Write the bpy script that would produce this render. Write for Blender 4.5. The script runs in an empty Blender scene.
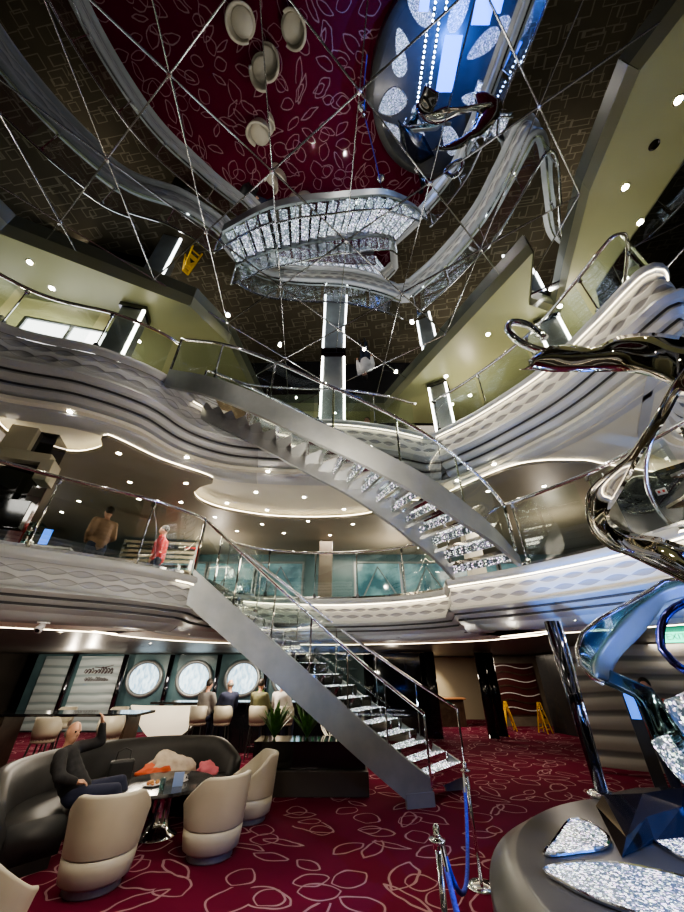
import bpy, bmesh, math, random
from mathutils import Vector, Matrix, noise
from mathutils.geometry import tessellate_polygon
random.seed(7)
R = math.radians
COL = bpy.context.scene.collection
# ------------------------------------------------------------------ camera
TH = R(32); SI, CO = math.sin(TH), math.cos(TH); CH = 1.9
cam = bpy.data.objects.new('camera', bpy.data.cameras.new('camera')); COL.objects.link(cam)
cam.location = (0, 0, CH); cam.rotation_euler = (R(90)+TH, 0, 0)
cam.data.sensor_fit = 'VERTICAL'; cam.data.sensor_height = 36; cam.data.lens = 36*342/912
cam.data.clip_start = 0.05
bpy.context.scene.camera = cam
def ray(px, py):
    u = px-342; v = py-456; f = 342*CO+v*SI
    return u/f, (342*SI-v*CO)/f
def az(px, py, z):          # survey point on a level plane
    x, s = ray(px, py); d = (z-CH)/s; return Vector((x*d, d, z))
def ad(px, py, d):          # survey point at a forward distance
    x, s = ray(px, py); return Vector((x*d, d, CH+s*d))

# ------------------------------------------------------------------ materials
def mat(name, col=(.5,.5,.5), rough=.5, metal=0, em=None, es=0, spec=None):
    m = bpy.data.materials.new(name); m.use_nodes = True
    b = m.node_tree.nodes['Principled BSDF']
    b.inputs['Base Color'].default_value = (*col, 1); b.inputs['Roughness'].default_value = rough
    b.inputs['Metallic'].default_value = metal
    if em: b.inputs['Emission Color'].default_value = (*em, 1); b.inputs['Emission Strength'].default_value = es
    if spec is not None: b.inputs['Specular IOR Level'].default_value = spec
    return m
def nt(m): return m.node_tree.nodes, m.node_tree.links, m.node_tree.nodes['Principled BSDF']
def noisy(m, c1, c2, scale=5, bump=0, detail=3, rough=None):
    N, L, b = nt(m)
    tc = N.new('ShaderNodeTexCoord'); n = N.new('ShaderNodeTexNoise'); n.inputs['Scale'].default_value = scale; n.inputs['Detail'].default_value = detail
    L.new(tc.outputs['Object'], n.inputs['Vector'])
    r = N.new('ShaderNodeValToRGB'); r.color_ramp.elements[0].color = (*c1,1); r.color_ramp.elements[1].color = (*c2,1)
    r.color_ramp.elements[0].position = .35; r.color_ramp.elements[1].position = .65
    L.new(n.outputs['Fac'], r.inputs['Fac']); L.new(r.outputs['Color'], b.inputs['Base Color'])
    if bump:
        bp = N.new('ShaderNodeBump'); bp.inputs['Strength'].default_value = bump; bp.inputs['Distance'].default_value = .02
        L.new(n.outputs['Fac'], bp.inputs['Height']); L.new(bp.outputs['Normal'], b.inputs['Normal'])
    return m
def math_n(N, L, op, a, b=None, clamp=False):
    n = N.new('ShaderNodeMath'); n.operation = op; n.use_clamp = clamp
    for i, v in enumerate((a, b)):
        if v is None: continue
        if isinstance(v, (int, float)): n.inputs[i].default_value = v
        else: L.new(v, n.inputs[i])
    return n.outputs[0]
def carpet(name, base, base2, line, scale, mode, width=.07):
    m = mat(name, base, .95, spec=.1); N, L, b = nt(m)
    tc = N.new('ShaderNodeTexCoord'); mp = N.new('ShaderNodeMapping'); mp.inputs['Scale'].default_value = (scale, scale, 0)
    L.new(tc.outputs['Object'], mp.inputs['Vector'])
    src = mp.outputs['Vector']
    if mode == 'leaf':
        nz = N.new('ShaderNodeTexNoise'); nz.inputs['Scale'].default_value = 1.2; L.new(src, nz.inputs['Vector'])
        mx = N.new('ShaderNodeVectorMath'); mx.operation = 'MULTIPLY_ADD'
        L.new(nz.outputs['Color'], mx.inputs[0]); mx.inputs[1].default_value = (.35,.35,0); L.new(src, mx.inputs[2]); src = mx.outputs[0]
    tot = None
    for k in range(2):
        v = N.new('ShaderNodeTexVoronoi'); v.voronoi_dimensions = '2D'; v.inputs['Scale'].default_value = 1; v.inputs['Randomness'].default_value = .75
        s2 = src
        if k:
            ofs = N.new('ShaderNodeVectorMath'); ofs.operation = 'ADD'; L.new(src, ofs.inputs[0]); ofs.inputs[1].default_value = (17.5, 3.45, 0); s2 = ofs.outputs[0]
        L.new(s2, v.inputs['Vector'])
        d = N.new('ShaderNodeVectorMath'); d.operation = 'SUBTRACT'; L.new(s2, d.inputs[0]); L.new(v.outputs['Position'], d.inputs[1])
        sep = N.new('ShaderNodeSeparateColor'); L.new(v.outputs['Color'], sep.inputs[0])
        rot = N.new('ShaderNodeVectorRotate'); rot.rotation_type = 'Z_AXIS'; L.new(d.outputs[0], rot.inputs['Vector'])
        if mode == 'leaf': ang = math_n(N, L, 'MULTIPLY', sep.outputs[0], 6.283)
        else: ang = math_n(N, L, 'ADD', .15, 0.)
        L.new(ang, rot.inputs['Angle'])
        xyz = N.new('ShaderNodeSeparateXYZ'); L.new(rot.outputs[0], xyz.inputs[0])
        ax = math_n(N, L, 'ABSOLUTE', xyz.outputs[0]); ay = math_n(N, L, 'ABSOLUTE', xyz.outputs[1])
        sz = math_n(N, L, 'ADD', math_n(N, L, 'MULTIPLY', sep.outputs[1], .28), .22)
        sy = math_n(N, L, 'ADD', math_n(N, L, 'MULTIPLY', sep.outputs[2], .2), .09)
        gx = math_n(N, L, 'DIVIDE', ax, sz); gy = math_n(N, L, 'DIVIDE', ay, sy)
        if mode == 'leaf': g = math_n(N, L, 'ADD', math_n(N, L, 'MULTIPLY', gx, gx), math_n(N, L, 'POWER', gy, 1.2))
        else: g = math_n(N, L, 'MAXIMUM', gx, gy)
        w = math_n(N, L, 'DIVIDE', width*.35, sy)
        ring = math_n(N, L, 'LESS_THAN', math_n(N, L, 'ABSOLUTE', math_n(N, L, 'SUBTRACT', g, 1.)), w)
        tot = ring if tot is None else math_n(N, L, 'MAXIMUM', tot, ring)
        if mode == 'leaf' and k == 0: pass
    n2 = N.new('ShaderNodeTexNoise'); n2.inputs['Scale'].default_value = 1.3; L.new(tc.outputs['Object'], n2.inputs['Vector'])
    c = N.new('ShaderNodeMix'); c.data_type = 'RGBA'; L.new(n2.outputs['Fac'], c.inputs[0]); c.inputs[6].default_value = (*base,1); c.inputs[7].default_value = (*base2,1)
    c2 = N.new('ShaderNodeMix'); c2.data_type = 'RGBA'; L.new(math_n(N, L, 'MULTIPLY', tot, .8), c2.inputs[0]); L.new(c.outputs[2], c2.inputs[6]); c2.inputs[7].default_value = (*line,1)
    L.new(c2.outputs[2], b.inputs['Base Color'])
    return m
def crystal(name, scale=45, strength=5, tint=(.8,.95,1), base=(.35,.42,.45), pw=7, low=.12):  # sparkle and glints painted in as randomly glowing cells
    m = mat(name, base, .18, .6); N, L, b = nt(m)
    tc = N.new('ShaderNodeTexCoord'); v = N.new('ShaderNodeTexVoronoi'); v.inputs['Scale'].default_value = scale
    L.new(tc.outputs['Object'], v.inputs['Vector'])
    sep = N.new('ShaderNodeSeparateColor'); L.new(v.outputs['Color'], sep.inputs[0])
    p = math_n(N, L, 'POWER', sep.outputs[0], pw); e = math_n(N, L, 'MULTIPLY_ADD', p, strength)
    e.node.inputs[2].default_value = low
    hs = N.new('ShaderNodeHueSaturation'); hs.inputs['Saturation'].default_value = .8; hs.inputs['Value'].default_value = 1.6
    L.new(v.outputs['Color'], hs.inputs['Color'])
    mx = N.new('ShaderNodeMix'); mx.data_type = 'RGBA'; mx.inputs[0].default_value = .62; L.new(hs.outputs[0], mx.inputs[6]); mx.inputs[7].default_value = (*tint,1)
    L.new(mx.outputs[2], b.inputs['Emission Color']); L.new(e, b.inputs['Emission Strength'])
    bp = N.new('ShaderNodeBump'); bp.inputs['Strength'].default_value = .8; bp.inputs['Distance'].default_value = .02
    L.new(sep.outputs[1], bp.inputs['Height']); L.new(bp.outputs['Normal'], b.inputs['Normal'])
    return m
def glass(name, tint=(.86,.93,.92), refl=.15):
    m = bpy.data.materials.new(name); m.use_nodes = True; N = m.node_tree.nodes; L = m.node_tree.links; N.clear()
    o = N.new('ShaderNodeOutputMaterial'); t = N.new('ShaderNodeBsdfTransparent'); t.inputs[0].default_value = (*tint,1)
    g = N.new('ShaderNodeBsdfGlossy'); g.inputs['Roughness'].default_value = .015; g.inputs[0].default_value = (.95,1,1,1)
    lw = N.new('ShaderNodeLayerWeight'); lw.inputs[0].default_value = .35
    f = math_n(N, L, 'ADD', math_n(N, L, 'MULTIPLY', lw.outputs['Fresnel'], .55), refl, True)
    mx = N.new('ShaderNodeMixShader'); L.new(f, mx.inputs[0]); L.new(t.outputs[0], mx.inputs[1]); L.new(g.outputs[0], mx.inputs[2]); L.new(mx.outputs[0], o.inputs[0])
    return m
def waves(name, c1, c2, scale=2.2, rough=.4, bump=.5, dirn='Z'):
    m = mat(name, c1, rough); N, L, b = nt(m)
    tc = N.new('ShaderNodeTexCoord'); w = N.new('ShaderNodeTexWave'); w.bands_direction = dirn; w.inputs['Scale'].default_value = scale
    w.inputs['Distortion'].default_value = 2.5; w.inputs['Detail Scale'].default_value = .5; w.inputs['Detail'].default_value = 1
    L.new(tc.outputs['Object'], w.inputs['Vector'])
    r = N.new('ShaderNodeValToRGB'); r.color_ramp.elements[0].color = (*c2,1); r.color_ramp.elements[1].color = (*c1,1); r.color_ramp.elements[0].position=.1; r.color_ramp.elements[1].position=.35
    L.new(w.outputs['Fac'], r.inputs['Fac']); L.new(r.outputs['Color'], b.inputs['Base Color'])
    bp = N.new('ShaderNodeBump'); bp.inputs['Strength'].default_value = bump; bp.inputs['Distance'].default_value = .05
    L.new(w.outputs['Fac'], bp.inputs['Height']); L.new(bp.outputs['Normal'], b.inputs['Normal'])
    return m

M = {}
M['mirror'] = mat('mirror_ceiling', (.46,.50,.58), .012, 1)
M['joint'] = mat('joint_metal', (.75,.76,.78), .25, 1)
M['chrome'] = mat('polished_chrome', (.86,.87,.88), .05, 1)
M['chrome_warm'] = mat('warm_mirror_metal', (.72,.68,.6), .03, 1)
M['steel'] = noisy(mat('satin_steel', (.25,.27,.275), .42, .6), (.23,.25,.255), (.28,.30,.305), 3)
M['dark_chrome'] = mat('dark_chrome', (.12,.12,.14), .08, 1)
M['teal_chrome'] = mat('teal_dark_chrome', (.10,.17,.20), .08, 1)
M['glass'] = glass('clear_glass')
M['glass_teal'] = glass('teal_glass', (.55,.78,.8), .22)
M['carpet_red'] = carpet('red_carpet', (.072,.004,.015), (.11,.006,.025), (.30,.19,.2), 1.45, 'leaf', .065)
M['carpet_brown'] = carpet('brown_carpet', (.045,.038,.026), (.075,.062,.04), (.15,.135,.095), 2.0, 'rect', .05)
M['fascia'] = noisy(mat('pearl_fascia', (.42,.44,.45), .38, .1), (.39,.41,.42), (.45,.47,.48), 1.5)
M['fascia_band'] = mat('white_wave_band', (.66,.66,.62), .42)
def band_mat(name, base, hollow_shade, line):  # shade of the carved hollows painted in as grey
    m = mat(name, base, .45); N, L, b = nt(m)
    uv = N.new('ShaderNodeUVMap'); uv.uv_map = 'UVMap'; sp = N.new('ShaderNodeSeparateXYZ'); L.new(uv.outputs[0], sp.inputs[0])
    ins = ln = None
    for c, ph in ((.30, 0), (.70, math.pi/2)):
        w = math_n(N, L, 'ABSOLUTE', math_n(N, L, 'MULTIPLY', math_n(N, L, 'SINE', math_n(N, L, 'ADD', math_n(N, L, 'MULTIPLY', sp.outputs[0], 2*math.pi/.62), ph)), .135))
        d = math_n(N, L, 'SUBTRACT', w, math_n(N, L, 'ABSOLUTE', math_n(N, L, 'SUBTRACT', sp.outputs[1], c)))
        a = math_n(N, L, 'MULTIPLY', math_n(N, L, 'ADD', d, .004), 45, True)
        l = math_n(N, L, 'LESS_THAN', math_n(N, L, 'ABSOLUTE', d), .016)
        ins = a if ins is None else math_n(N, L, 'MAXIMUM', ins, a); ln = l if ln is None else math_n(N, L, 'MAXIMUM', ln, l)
    m1 = N.new('ShaderNodeMix'); m1.data_type = 'RGBA'; L.new(ins, m1.inputs[0]); m1.inputs[6].default_value = (*base,1); m1.inputs[7].default_value = (*hollow_shade,1)
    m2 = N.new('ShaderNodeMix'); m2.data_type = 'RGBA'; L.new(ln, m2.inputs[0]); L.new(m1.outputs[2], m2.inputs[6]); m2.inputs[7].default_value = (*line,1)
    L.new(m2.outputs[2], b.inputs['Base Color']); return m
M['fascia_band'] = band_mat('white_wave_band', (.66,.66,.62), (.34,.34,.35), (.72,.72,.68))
M['fascia_band_shaded'] = band_mat('shaded_wave_band', (.33,.34,.335), (.27,.28,.28), (.17,.17,.175))  # left band: shade painted in as a darker copy
M['fascia_shaded'] = noisy(mat('shaded_fascia', (.33,.345,.34), .42, .1), (.31,.325,.32), (.35,.365,.36), 1.5)  # darker copy of the pearl fascia, weaker light on the left painted in
M['lens_shade'] = mat('shaded_relief_hollow', (.36,.36,.37), .5)
M['groove'] = mat('dark_groove', (.03,.03,.035), .5)
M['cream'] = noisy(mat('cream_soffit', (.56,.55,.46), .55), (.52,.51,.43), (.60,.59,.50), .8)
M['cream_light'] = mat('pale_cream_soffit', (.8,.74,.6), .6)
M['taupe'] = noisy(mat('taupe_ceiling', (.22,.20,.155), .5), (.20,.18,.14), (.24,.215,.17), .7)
M['beige'] = noisy(mat('khaki_ceiling', (.31,.33,.18), .38), (.29,.31,.16), (.34,.36,.2), .5)
M['beige_edge'] = mat('khaki_edge', (.2,.21,.13), .3)
M['dark'] = mat('dark_panel', (.018,.018,.02), .25)
M['dark_ceil'] = noisy(mat('dark_ceiling', (.05,.045,.04), .35), (.04,.036,.032), (.06,.054,.048), 1)
M['clad'] = mat('beige_metal_panel', (.33,.31,.23), .35, .3)
M['clear_white'] = mat('backlit_white_panel', (.9,.9,.9), .4, em=(1,.98,.95), es=2.6)
M['led'] = mat('warm_led', (1,.9,.7), .5, em=(1,.84,.58), es=7)
M['led_white'] = mat('white_led', (1,1,.95), .5, em=(1,.95,.82), es=9)
M['lens'] = mat('downlight_lens', (1,.95,.85), .5, em=(1,.88,.7), es=45)
M['glow_blue'] = mat('added_blue_glow', (.2,.4,1), .5, em=(.02,.16,1), es=3.2)
M['led_dot'] = mat('blue_white_bulb', (.8,.9,1), .5, em=(.6,.8,1), es=45)
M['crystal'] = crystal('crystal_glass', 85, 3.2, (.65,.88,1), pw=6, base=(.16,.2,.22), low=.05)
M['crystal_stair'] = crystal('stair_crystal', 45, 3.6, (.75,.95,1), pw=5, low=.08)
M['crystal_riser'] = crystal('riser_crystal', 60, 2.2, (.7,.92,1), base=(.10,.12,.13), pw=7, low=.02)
M['leather_cream'] = noisy(mat('cream_leather', (.42,.40,.31), .42), (.40,.37,.29), (.46,.43,.34), 2, .05)
M['leather_dark'] = noisy(mat('charcoal_leather', (.018,.019,.02), .48), (.014,.015,.016), (.024,.025,.026), 4, .05)
M['black_gloss'] = mat('black_gloss', (.008,.008,.01), .07)
M['marble'] = noisy(mat('black_marble_table', (.02,.02,.022), .08), (.015,.015,.017), (.09,.09,.09), 6, 0, 6)
M['skin'] = mat('skin', (.45,.25,.17), .5)
M['cloth_black'] = noisy(mat('black_cloth', (.012,.012,.014), .85), (.01,.01,.012), (.02,.02,.024), 12, .3)
M['cloth_navy'] = mat('navy_cloth', (.015,.02,.05), .85)
M['jeans'] = mat('jeans', (.02,.03,.06), .85)
M['cloth_tan'] = noisy(mat('tan_jacket', (.30,.19,.12), .8), (.27,.17,.11), (.34,.22,.14), 8, .3)
M['cloth_red'] = mat('red_cloth', (.6,.02,.02), .75)
M['cloth_dred'] = mat('dark_red_cloth', (.30,.035,.03), .75)
M['cloth_white'] = mat('white_cloth', (.7,.68,.66), .8)
M['cloth_olive'] = mat('olive_cloth', (.12,.12,.06), .8)
M['cloth_grey'] = mat('grey_cloth', (.2,.19,.18), .8)
M['cloth_blue'] = mat('blue_cloth', (.05,.12,.35), .8)
M['hair'] = mat('dark_hair', (.02,.014,.01), .6)
M['hair_grey'] = mat('greying_hair', (.18,.16,.14), .6)
M['cream_cloth'] = noisy(mat('cream_coat', (.55,.48,.38), .9), (.5,.43,.34), (.62,.55,.45), 10, .5)
M['orange_cloth'] = mat('orange_lining', (.6,.12,.05), .85)
M['pink_cloth'] = mat('pink_cloth', (.6,.16,.2), .85)
M['yellow'] = mat('yellow_plastic', (.85,.52,.02), .4)
M['black_plastic'] = mat('black_plastic', (.02,.02,.02), .5)
M['rope'] = noisy(mat('blue_rope', (.02,.03,.28), .8), (.015,.02,.22), (.03,.05,.4), 60, .6)
M['leaf'] = noisy(mat('plant_leaf', (.05,.16,.03), .45), (.03,.11,.02), (.10,.26,.05), 9)
M['stone'] = noisy(mat('brown_stone_wall', (.16,.13,.10), .35), (.13,.105,.085), (.19,.16,.125), 2)
M['room_wall'] = mat('lit_beige_wall', (.42,.36,.26), .6)
M['wave_wall'] = waves('wavy_wall_panel', (.42,.50,.52), (.25,.32,.34), 1.1)
M['wave_blackwall'] = waves('wavy_grey_panel', (.3,.29,.27), (.1,.1,.1), .9)
M['teal_wall'] = noisy(mat('teal_wall', (.07,.13,.15), .3), (.05,.10,.12), (.10,.18,.20), 1)
M['porthole'] = mat('daylight_glass', (.6,.8,1), .2, em=(.5,.78,1), es=1.1)
def daylight():
    m = M['porthole']; N, L, b = nt(m); tc = N.new('ShaderNodeTexCoord'); mp = N.new('ShaderNodeMapping'); mp.inputs['Scale'].default_value = (3,1.2,1)
    L.new(tc.outputs['Object'], mp.inputs[0]); n = N.new('ShaderNodeTexNoise'); n.inputs['Scale'].default_value = 1.8; n.inputs['Detail'].default_value = 4; L.new(mp.outputs[0], n.inputs[0])
    r = N.new('ShaderNodeValToRGB'); e = r.color_ramp.elements; e[0].position=.4; e[1].position=.62; e[0].color=(.05,.22,.38,1); e[1].color=(.75,.95,1,1)
    L.new(n.outputs[0], r.inputs[0]); L.new(r.outputs[0], b.inputs['Emission Color'])
daylight()
M['teal_glow'] = noisy(mat('teal_window', (.10,.22,.24), .08, em=(.18,.36,.42), es=.16), (.02,.06,.07), (.24,.42,.45), 1.6)
M['bar_glow'] = mat('backlit_bar_front', (.8,.75,.62), .5, em=(1,.86,.62), es=.55)
M['wood'] = noisy(mat('dark_wood', (.05,.03,.02), .3), (.04,.022,.015), (.07,.045,.03), 5)
M['art_red'] = mat('dark_red_art', (.06,.012,.012), .4)
M['white_plastic'] = mat('white_plastic', (.7,.7,.7), .4)
M['screen'] = mat('blue_screen', (.1,.3,.8), .3, em=(.03,.2,1), es=.8)
M['exit'] = mat('green_exit', (0,.5,.3), .4, em=(.05,.8,.45), es=2.5)
M['stage'] = noisy(mat('stage_top_metal', (.05,.05,.05), .3, .5), (.042,.042,.042), (.06,.06,.058), 2)
M['stage_rim'] = noisy(mat('stage_rim_metal', (.08,.08,.075), .36, .5), (.07,.07,.066), (.095,.094,.09), 2)
M['maroon_leather'] = mat('maroon_leather', (.07,.008,.01), .5)
M['bottle_green'] = mat('bottle_glass', (.05,.2,.12), .1)
M['bottle_amber'] = mat('amber_glass', (.4,.16,.03), .1)
M['food'] = noisy(mat('food', (.5,.25,.08), .7), (.6,.35,.12), (.35,.1,.04), 40)
M['card'] = mat('pale_blue_card', (.3,.42,.75), .5)
M['sign_text'] = mat('dark_script', (.05,.02,.03), .4)
M['pink_seat'] = mat('paper_white', (.75,.72,.68), .7)

# ------------------------------------------------------------------ helpers
def link(name, me, m, parent=None, smooth=False):
    o = bpy.data.objects.new(name, me); COL.objects.link(o)
    if m: 
        for k in (m if isinstance(m, (list, tuple)) else [m]): me.materials.append(k)
    if parent: o.parent = parent
    if smooth:
        for p in me.polygons: p.use_smooth = True
    return o
def ob(name, bm, m, parent=None, smooth=False, bev=0, sub=0):
    me = bpy.data.meshes.new(name); bm.normal_update(); bm.to_mesh(me); bm.free()
    o = link(name, me, m, parent, smooth)
    if bev:
        b = o.modifiers.new('bevel', 'BEVEL'); b.width = bev; b.segments = 2; b.limit_method = 'ANGLE'
    if sub:
        s = o.modifiers.new('subsurf', 'SUBSURF'); s.levels = sub; s.render_levels = sub
    return o
def tag(o, label=None, cat=None, group=None, kind=None):
    if label: o['label'] = label
    if cat: o['category'] = cat
    if group: o['group'] = group
    if kind: o['kind'] = kind
    return o
def empty(name, loc=(0,0,0), rz=0, label=None, cat=None, group=None):
    o = bpy.data.objects.new(name, None); COL.objects.link(o); o.location = loc; o.rotation_euler = (0,0,rz); o.empty_display_size = .1
    return tag(o, label, cat, group)
def copy_tree(o, parent=None):
    c = o.copy(); COL.objects.link(c)
    if parent: c.parent = parent
    for ch in list(o.children): copy_tree(ch, c)
    return c
def box(bm, c, s, rz=0, rx=0, ry=0):
    mtx = Matrix.Translation(c) @ Matrix.Rotation(rz,4,'Z') @ Matrix.Rotation(ry,4,'Y') @ Matrix.Rotation(rx,4,'X') @ Matrix.Diagonal((*s,1))
    bmesh.ops.create_cube(bm, size=1, matrix=mtx); return bm
def B(c, s, **k): return box(bmesh.new(), c, s, **k)
def tube(bm, pts, r, seg=8, caps=True):
    pts = [Vector(p) for p in pts]; n = len(pts); rr = r if isinstance(r, (list, tuple)) else [r]*n
    rings = []; ref = None
    for i, p in enumerate(pts):
        t = (pts[min(i+1,n-1)]-pts[max(i-1,0)]).normalized()
        if ref is None: ref = Vector((0,0,1)) if abs(t.z) < .9 else Vector((1,0,0))
        a = (ref - t*ref.dot(t))
        if a.length < 1e-4: a = t.orthogonal()
        a.normalize(); ref = a; b = t.cross(a)
        rings.append([bm.verts.new(p + (a*math.cos(2*math.pi*k/seg)+b*math.sin(2*math.pi*k/seg))*rr[i]) for k in range(seg)])
    for i in range(n-1):
        for k in range(seg):
            bm.faces.new((rings[i][k], rings[i][(k+1)%seg], rings[i+1][(k+1)%seg], rings[i+1][k]))
    if caps: bm.faces.new(rings[0][::-1]); bm.faces.new(rings[-1])
    return bm
def T(pts, r, seg=8): return tube(bmesh.new(), pts, r, seg)
def lathe(prof, seg=24, bm=None, c=(0,0,0), a0=0, a1=2*math.pi):
    bm = bm or bmesh.new(); full = abs(a1-a0-2*math.pi) < 1e-6; n = seg if full else seg+1
    rings = []
    for (r, z) in prof:
        rings.append([bm.verts.new((c[0]+r*math.cos(a0+(a1-a0)*k/seg), c[1]+r*math.sin(a0+(a1-a0)*k/seg), c[2]+z)) for k in range(n)])
    for i in range(len(prof)-1):
        for k in range(seg):
            k2 = (k+1) % n
            bm.faces.new((rings[i][k], rings[i][k2], rings[i+1][k2], rings[i+1][k]))
    bmesh.ops.remove_doubles(bm, verts=bm.verts, dist=1e-5)
    bmesh.ops.recalc_face_normals(bm, faces=bm.faces)
    return bm
def prism(poly, z0, z1, bm=None):
    bm = bm or bmesh.new(); n = len(poly)
    a = [bm.verts.new((p[0],p[1],z0)) for p in poly]; b = [bm.verts.new((p[0],p[1],z1)) for p in poly]
    for i in range(n): bm.faces.new((a[i], a[(i+1)%n], b[(i+1)%n], b[i]))
    tri = tessellate_polygon([[Vector((p[0],p[1],0)) for p in poly]])
    for t in tri:
        bm.faces.new([b[i] for i in t]); bm.faces.new([a[i] for i in t[::-1]])
    bmesh.ops.recalc_face_normals(bm, faces=bm.faces)
    return bm
def plane_hole(outer, hole, z, bm=None):
    bm = bm or bmesh.new(); pl = [[Vector((p[0],p[1],0)) for p in outer]] + [[Vector((p[0],p[1],0)) for p in h] for h in hole]
    fl = [p for l in pl for p in l]; vs = [bm.verts.new((p.x,p.y,z)) for p in fl]
    for t in tessellate_polygon(pl):
        try: bm.faces.new([vs[i] for i in t])
        except ValueError: pass
    return bm
def slab_hole(outer, hole, z0, z1):
    bm = plane_hole(outer, hole, z0); plane_hole(outer, hole, z1, bm)
    for loop in hole+[outer]:
        n = len(loop)
        for i in range(n):
            p, q = loop[i], loop[(i+1)%n]
            bm.faces.new([bm.verts.new(v) for v in ((p[0],p[1],z0),(q[0],q[1],z0),(q[0],q[1],z1),(p[0],p[1],z1))])
    bmesh.ops.remove_doubles(bm, verts=bm.verts, dist=1e-4)
    return bm
def catmull(pts, step=.12, closed=False):
    P = [Vector(p) for p in pts]; n = len(P); out = []
    rng = n if closed else n-1
    for i in range(rng):
        p1, p2 = P[i], P[(i+1)%n]
        p0 = P[i-1] if (closed or i > 0) else p1*2-p2
        p3 = P[(i+2)%n] if (closed or i+2 < n) else p2*2-p1
        m = max(1, int((p2-p1).length/step))
        for k in range(m):
            t = k/m
            out.append(.5*((2*p1)+(-p0+p2)*t+(2*p0-5*p1+4*p2-p3)*t*t+(-p0+3*p1-3*p2+p3)*t**3))
    if not closed: out.append(P[-1])
    return out
def normals2(pts, closed=False):     # unit normal pointing to the right of travel
    n = len(pts); out = []
    for i in range(n):
        a = pts[i-1] if (closed or i > 0) else pts[i]; b = pts[(i+1)%n] if (closed or i < n-1) else pts[i]
        t = (b-a); t.z = 0; t.normalize(); out.append(Vector((t.y, -t.x, 0)))
    return out
def sweep(pts, prof, closed=True, side=1, bm=None):
    """prof: (outward offset into the atrium, z); sweeps along pts"""
    bm = bm or bmesh.new(); N_ = normals2(pts, closed); rings = []
    for p, n in zip(pts, N_): rings.append([bm.verts.new((p.x+n.x*o*side, p.y+n.y*o*side, z)) for o, z in prof])
    m = len(pts)
    for i in range(m if closed else m-1):
        a, b = rings[i], rings[(i+1)%m]
        for j in range(len(prof)-1): bm.faces.new((a[j], b[j], b[j+1], a[j+1]))
    return bm
def ribbon(A, Bq, name, m, parent=None, thick=.02, cross=4, bulge=0):
    A = catmull(A, .06); n = len(A); Bp = catmull(Bq, .02)
    def samp(L_, t):
        d = [0]
        for i in range(1, len(L_)): d.append(d[-1]+(L_[i]-L_[i-1]).length)
        s = t*d[-1]
        for i in range(1, len(L_)):
            if d[i] >= s: f = (s-d[i-1])/max(1e-6, d[i]-d[i-1]); return L_[i-1].lerp(L_[i], f)
        return L_[-1]
    bm = bmesh.new(); rows = []
    for i in range(n):
        a = A[i]; b = samp(Bp, i/(n-1)); t = (A[min(i+1,n-1)]-A[max(i-1,0)]).normalized(); nn = (b-a).cross(t).normalized()
        rows.append([bm.verts.new(a.lerp(b, j/cross)+nn*bulge*math.sin(math.pi*j/cross)) for j in range(cross+1)])
    for i in range(n-1):
        for j in range(cross): bm.faces.new((rows[i][j], rows[i+1][j], rows[i+1][j+1], rows[i][j+1]))
    o = ob(name, bm, m, parent, True)
    s = o.modifiers.new('thick', 'SOLIDIFY'); s.thickness = thick; s.offset = 0
    return o

# ------------------------------------------------------------------ plan outlines (anticlockwise from the front left: left edge, far edge, right edge)
E2 = [(-5.9,-1),(-5.8,1.2),(-5.1,3.0),(-4.2,4.05),(-3.1,4.95),(-2.6,5.55),(-2.42,5.95),(-2.45,6.6),(-2.2,7.3),(-1.5,7.75),(-.3,7.95),(.8,7.75),(1.6,7.3),(1.98,6.9)]
E2r = [(1.8,6.05),(2.66,5.2),(3.37,4.17),(3.62,3.4),(3.85,2.4),(4.1,0.5),(4.1,-1.5)]
back2 = [(3.2,-4),(0,-5),(-3.5,-4)]
E3 = [(-6.6,-1),(-6.3,1.5),(-5.2,3.2),(-3.9,3.75),(-3.15,4.3),(-2.75,5.0),(-2.1,5.45),(-1.1,5.6),(0,5.65),(1.0,5.85),(1.75,6.12)]
E3r = [(2.05,6.08),(2.7,5.35),(3.4,4.24),(3.68,3.3),(3.8,2.7),(3.88,2.47),(4.06,2.43),(4.3,2.68),(4.75,3.4),(5.4,4.3),(6.2,4.6),(7.2,3.8),(7.5,1),(6.8,-2)]
back3 = [(4,-4.5),(0,-5.3),(-4,-4.5)]
def V2(l): return [Vector((*p,0)) for p in l]
e2a = catmull(V2(E2), .1); e2b = catmull(V2(E2r), .1); e2c = catmull(V2(back2), .3)
e3a = catmull(V2(E3), .1); e3b = catmull(V2(E3r), .07); e3c = catmull(V2(back3), .3)
loop2 = e2a+e2b+e2c; loop3 = e3a+e3b+e3c
OUT = [(-13,-6.5),(13,-6.5),(13,20.5),(-13,20.5)]
Z2, S2, Z3, S3, ZC, ZM = 3.2, 2.42, 6.3, 5.08, 8.5, 8.8

# ------------------------------------------------------------------ shell
tag(ob('floor', B((0,7,-.05), (26,27.1,.1)), M['carpet_red']), kind='structure')
for nm, c, s, m in (('wall_left',(-13.05,7,4.4),(.1,27,8.9),'dark_ceil'),('wall_east',(13.05,7,4.4),(.1,27,8.9),'dark_ceil'),
                    ('wall_front',(0,-6.55,4.4),(26,.1,8.9),'dark_ceil'),('wall_back',(0,20.6,4.4),(26,.1,8.9),'dark_ceil')):
    tag(ob(nm, B(c, s), M[m]), kind='structure')
def inset(loop, d):
    N_ = normals2(loop, True); return [p - n*d for p, n in zip(loop, N_)]   # d>0 moves away from the atrium
# which side is the atrium?  loop runs left->far->right = clockwise seen from above: right of travel is inside
flo2 = inset(loop2, .12); flo3 = inset(loop3, .12)
tag(ob('floor_2', slab_hole(OUT, [flo2], Z2-.16, Z2-.06), M['carpet_brown']), kind='structure')
tag(ob('floor_3', slab_hole(OUT, [flo3], Z3-.16, Z3-.06), M['carpet_brown']), kind='structure')
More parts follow.
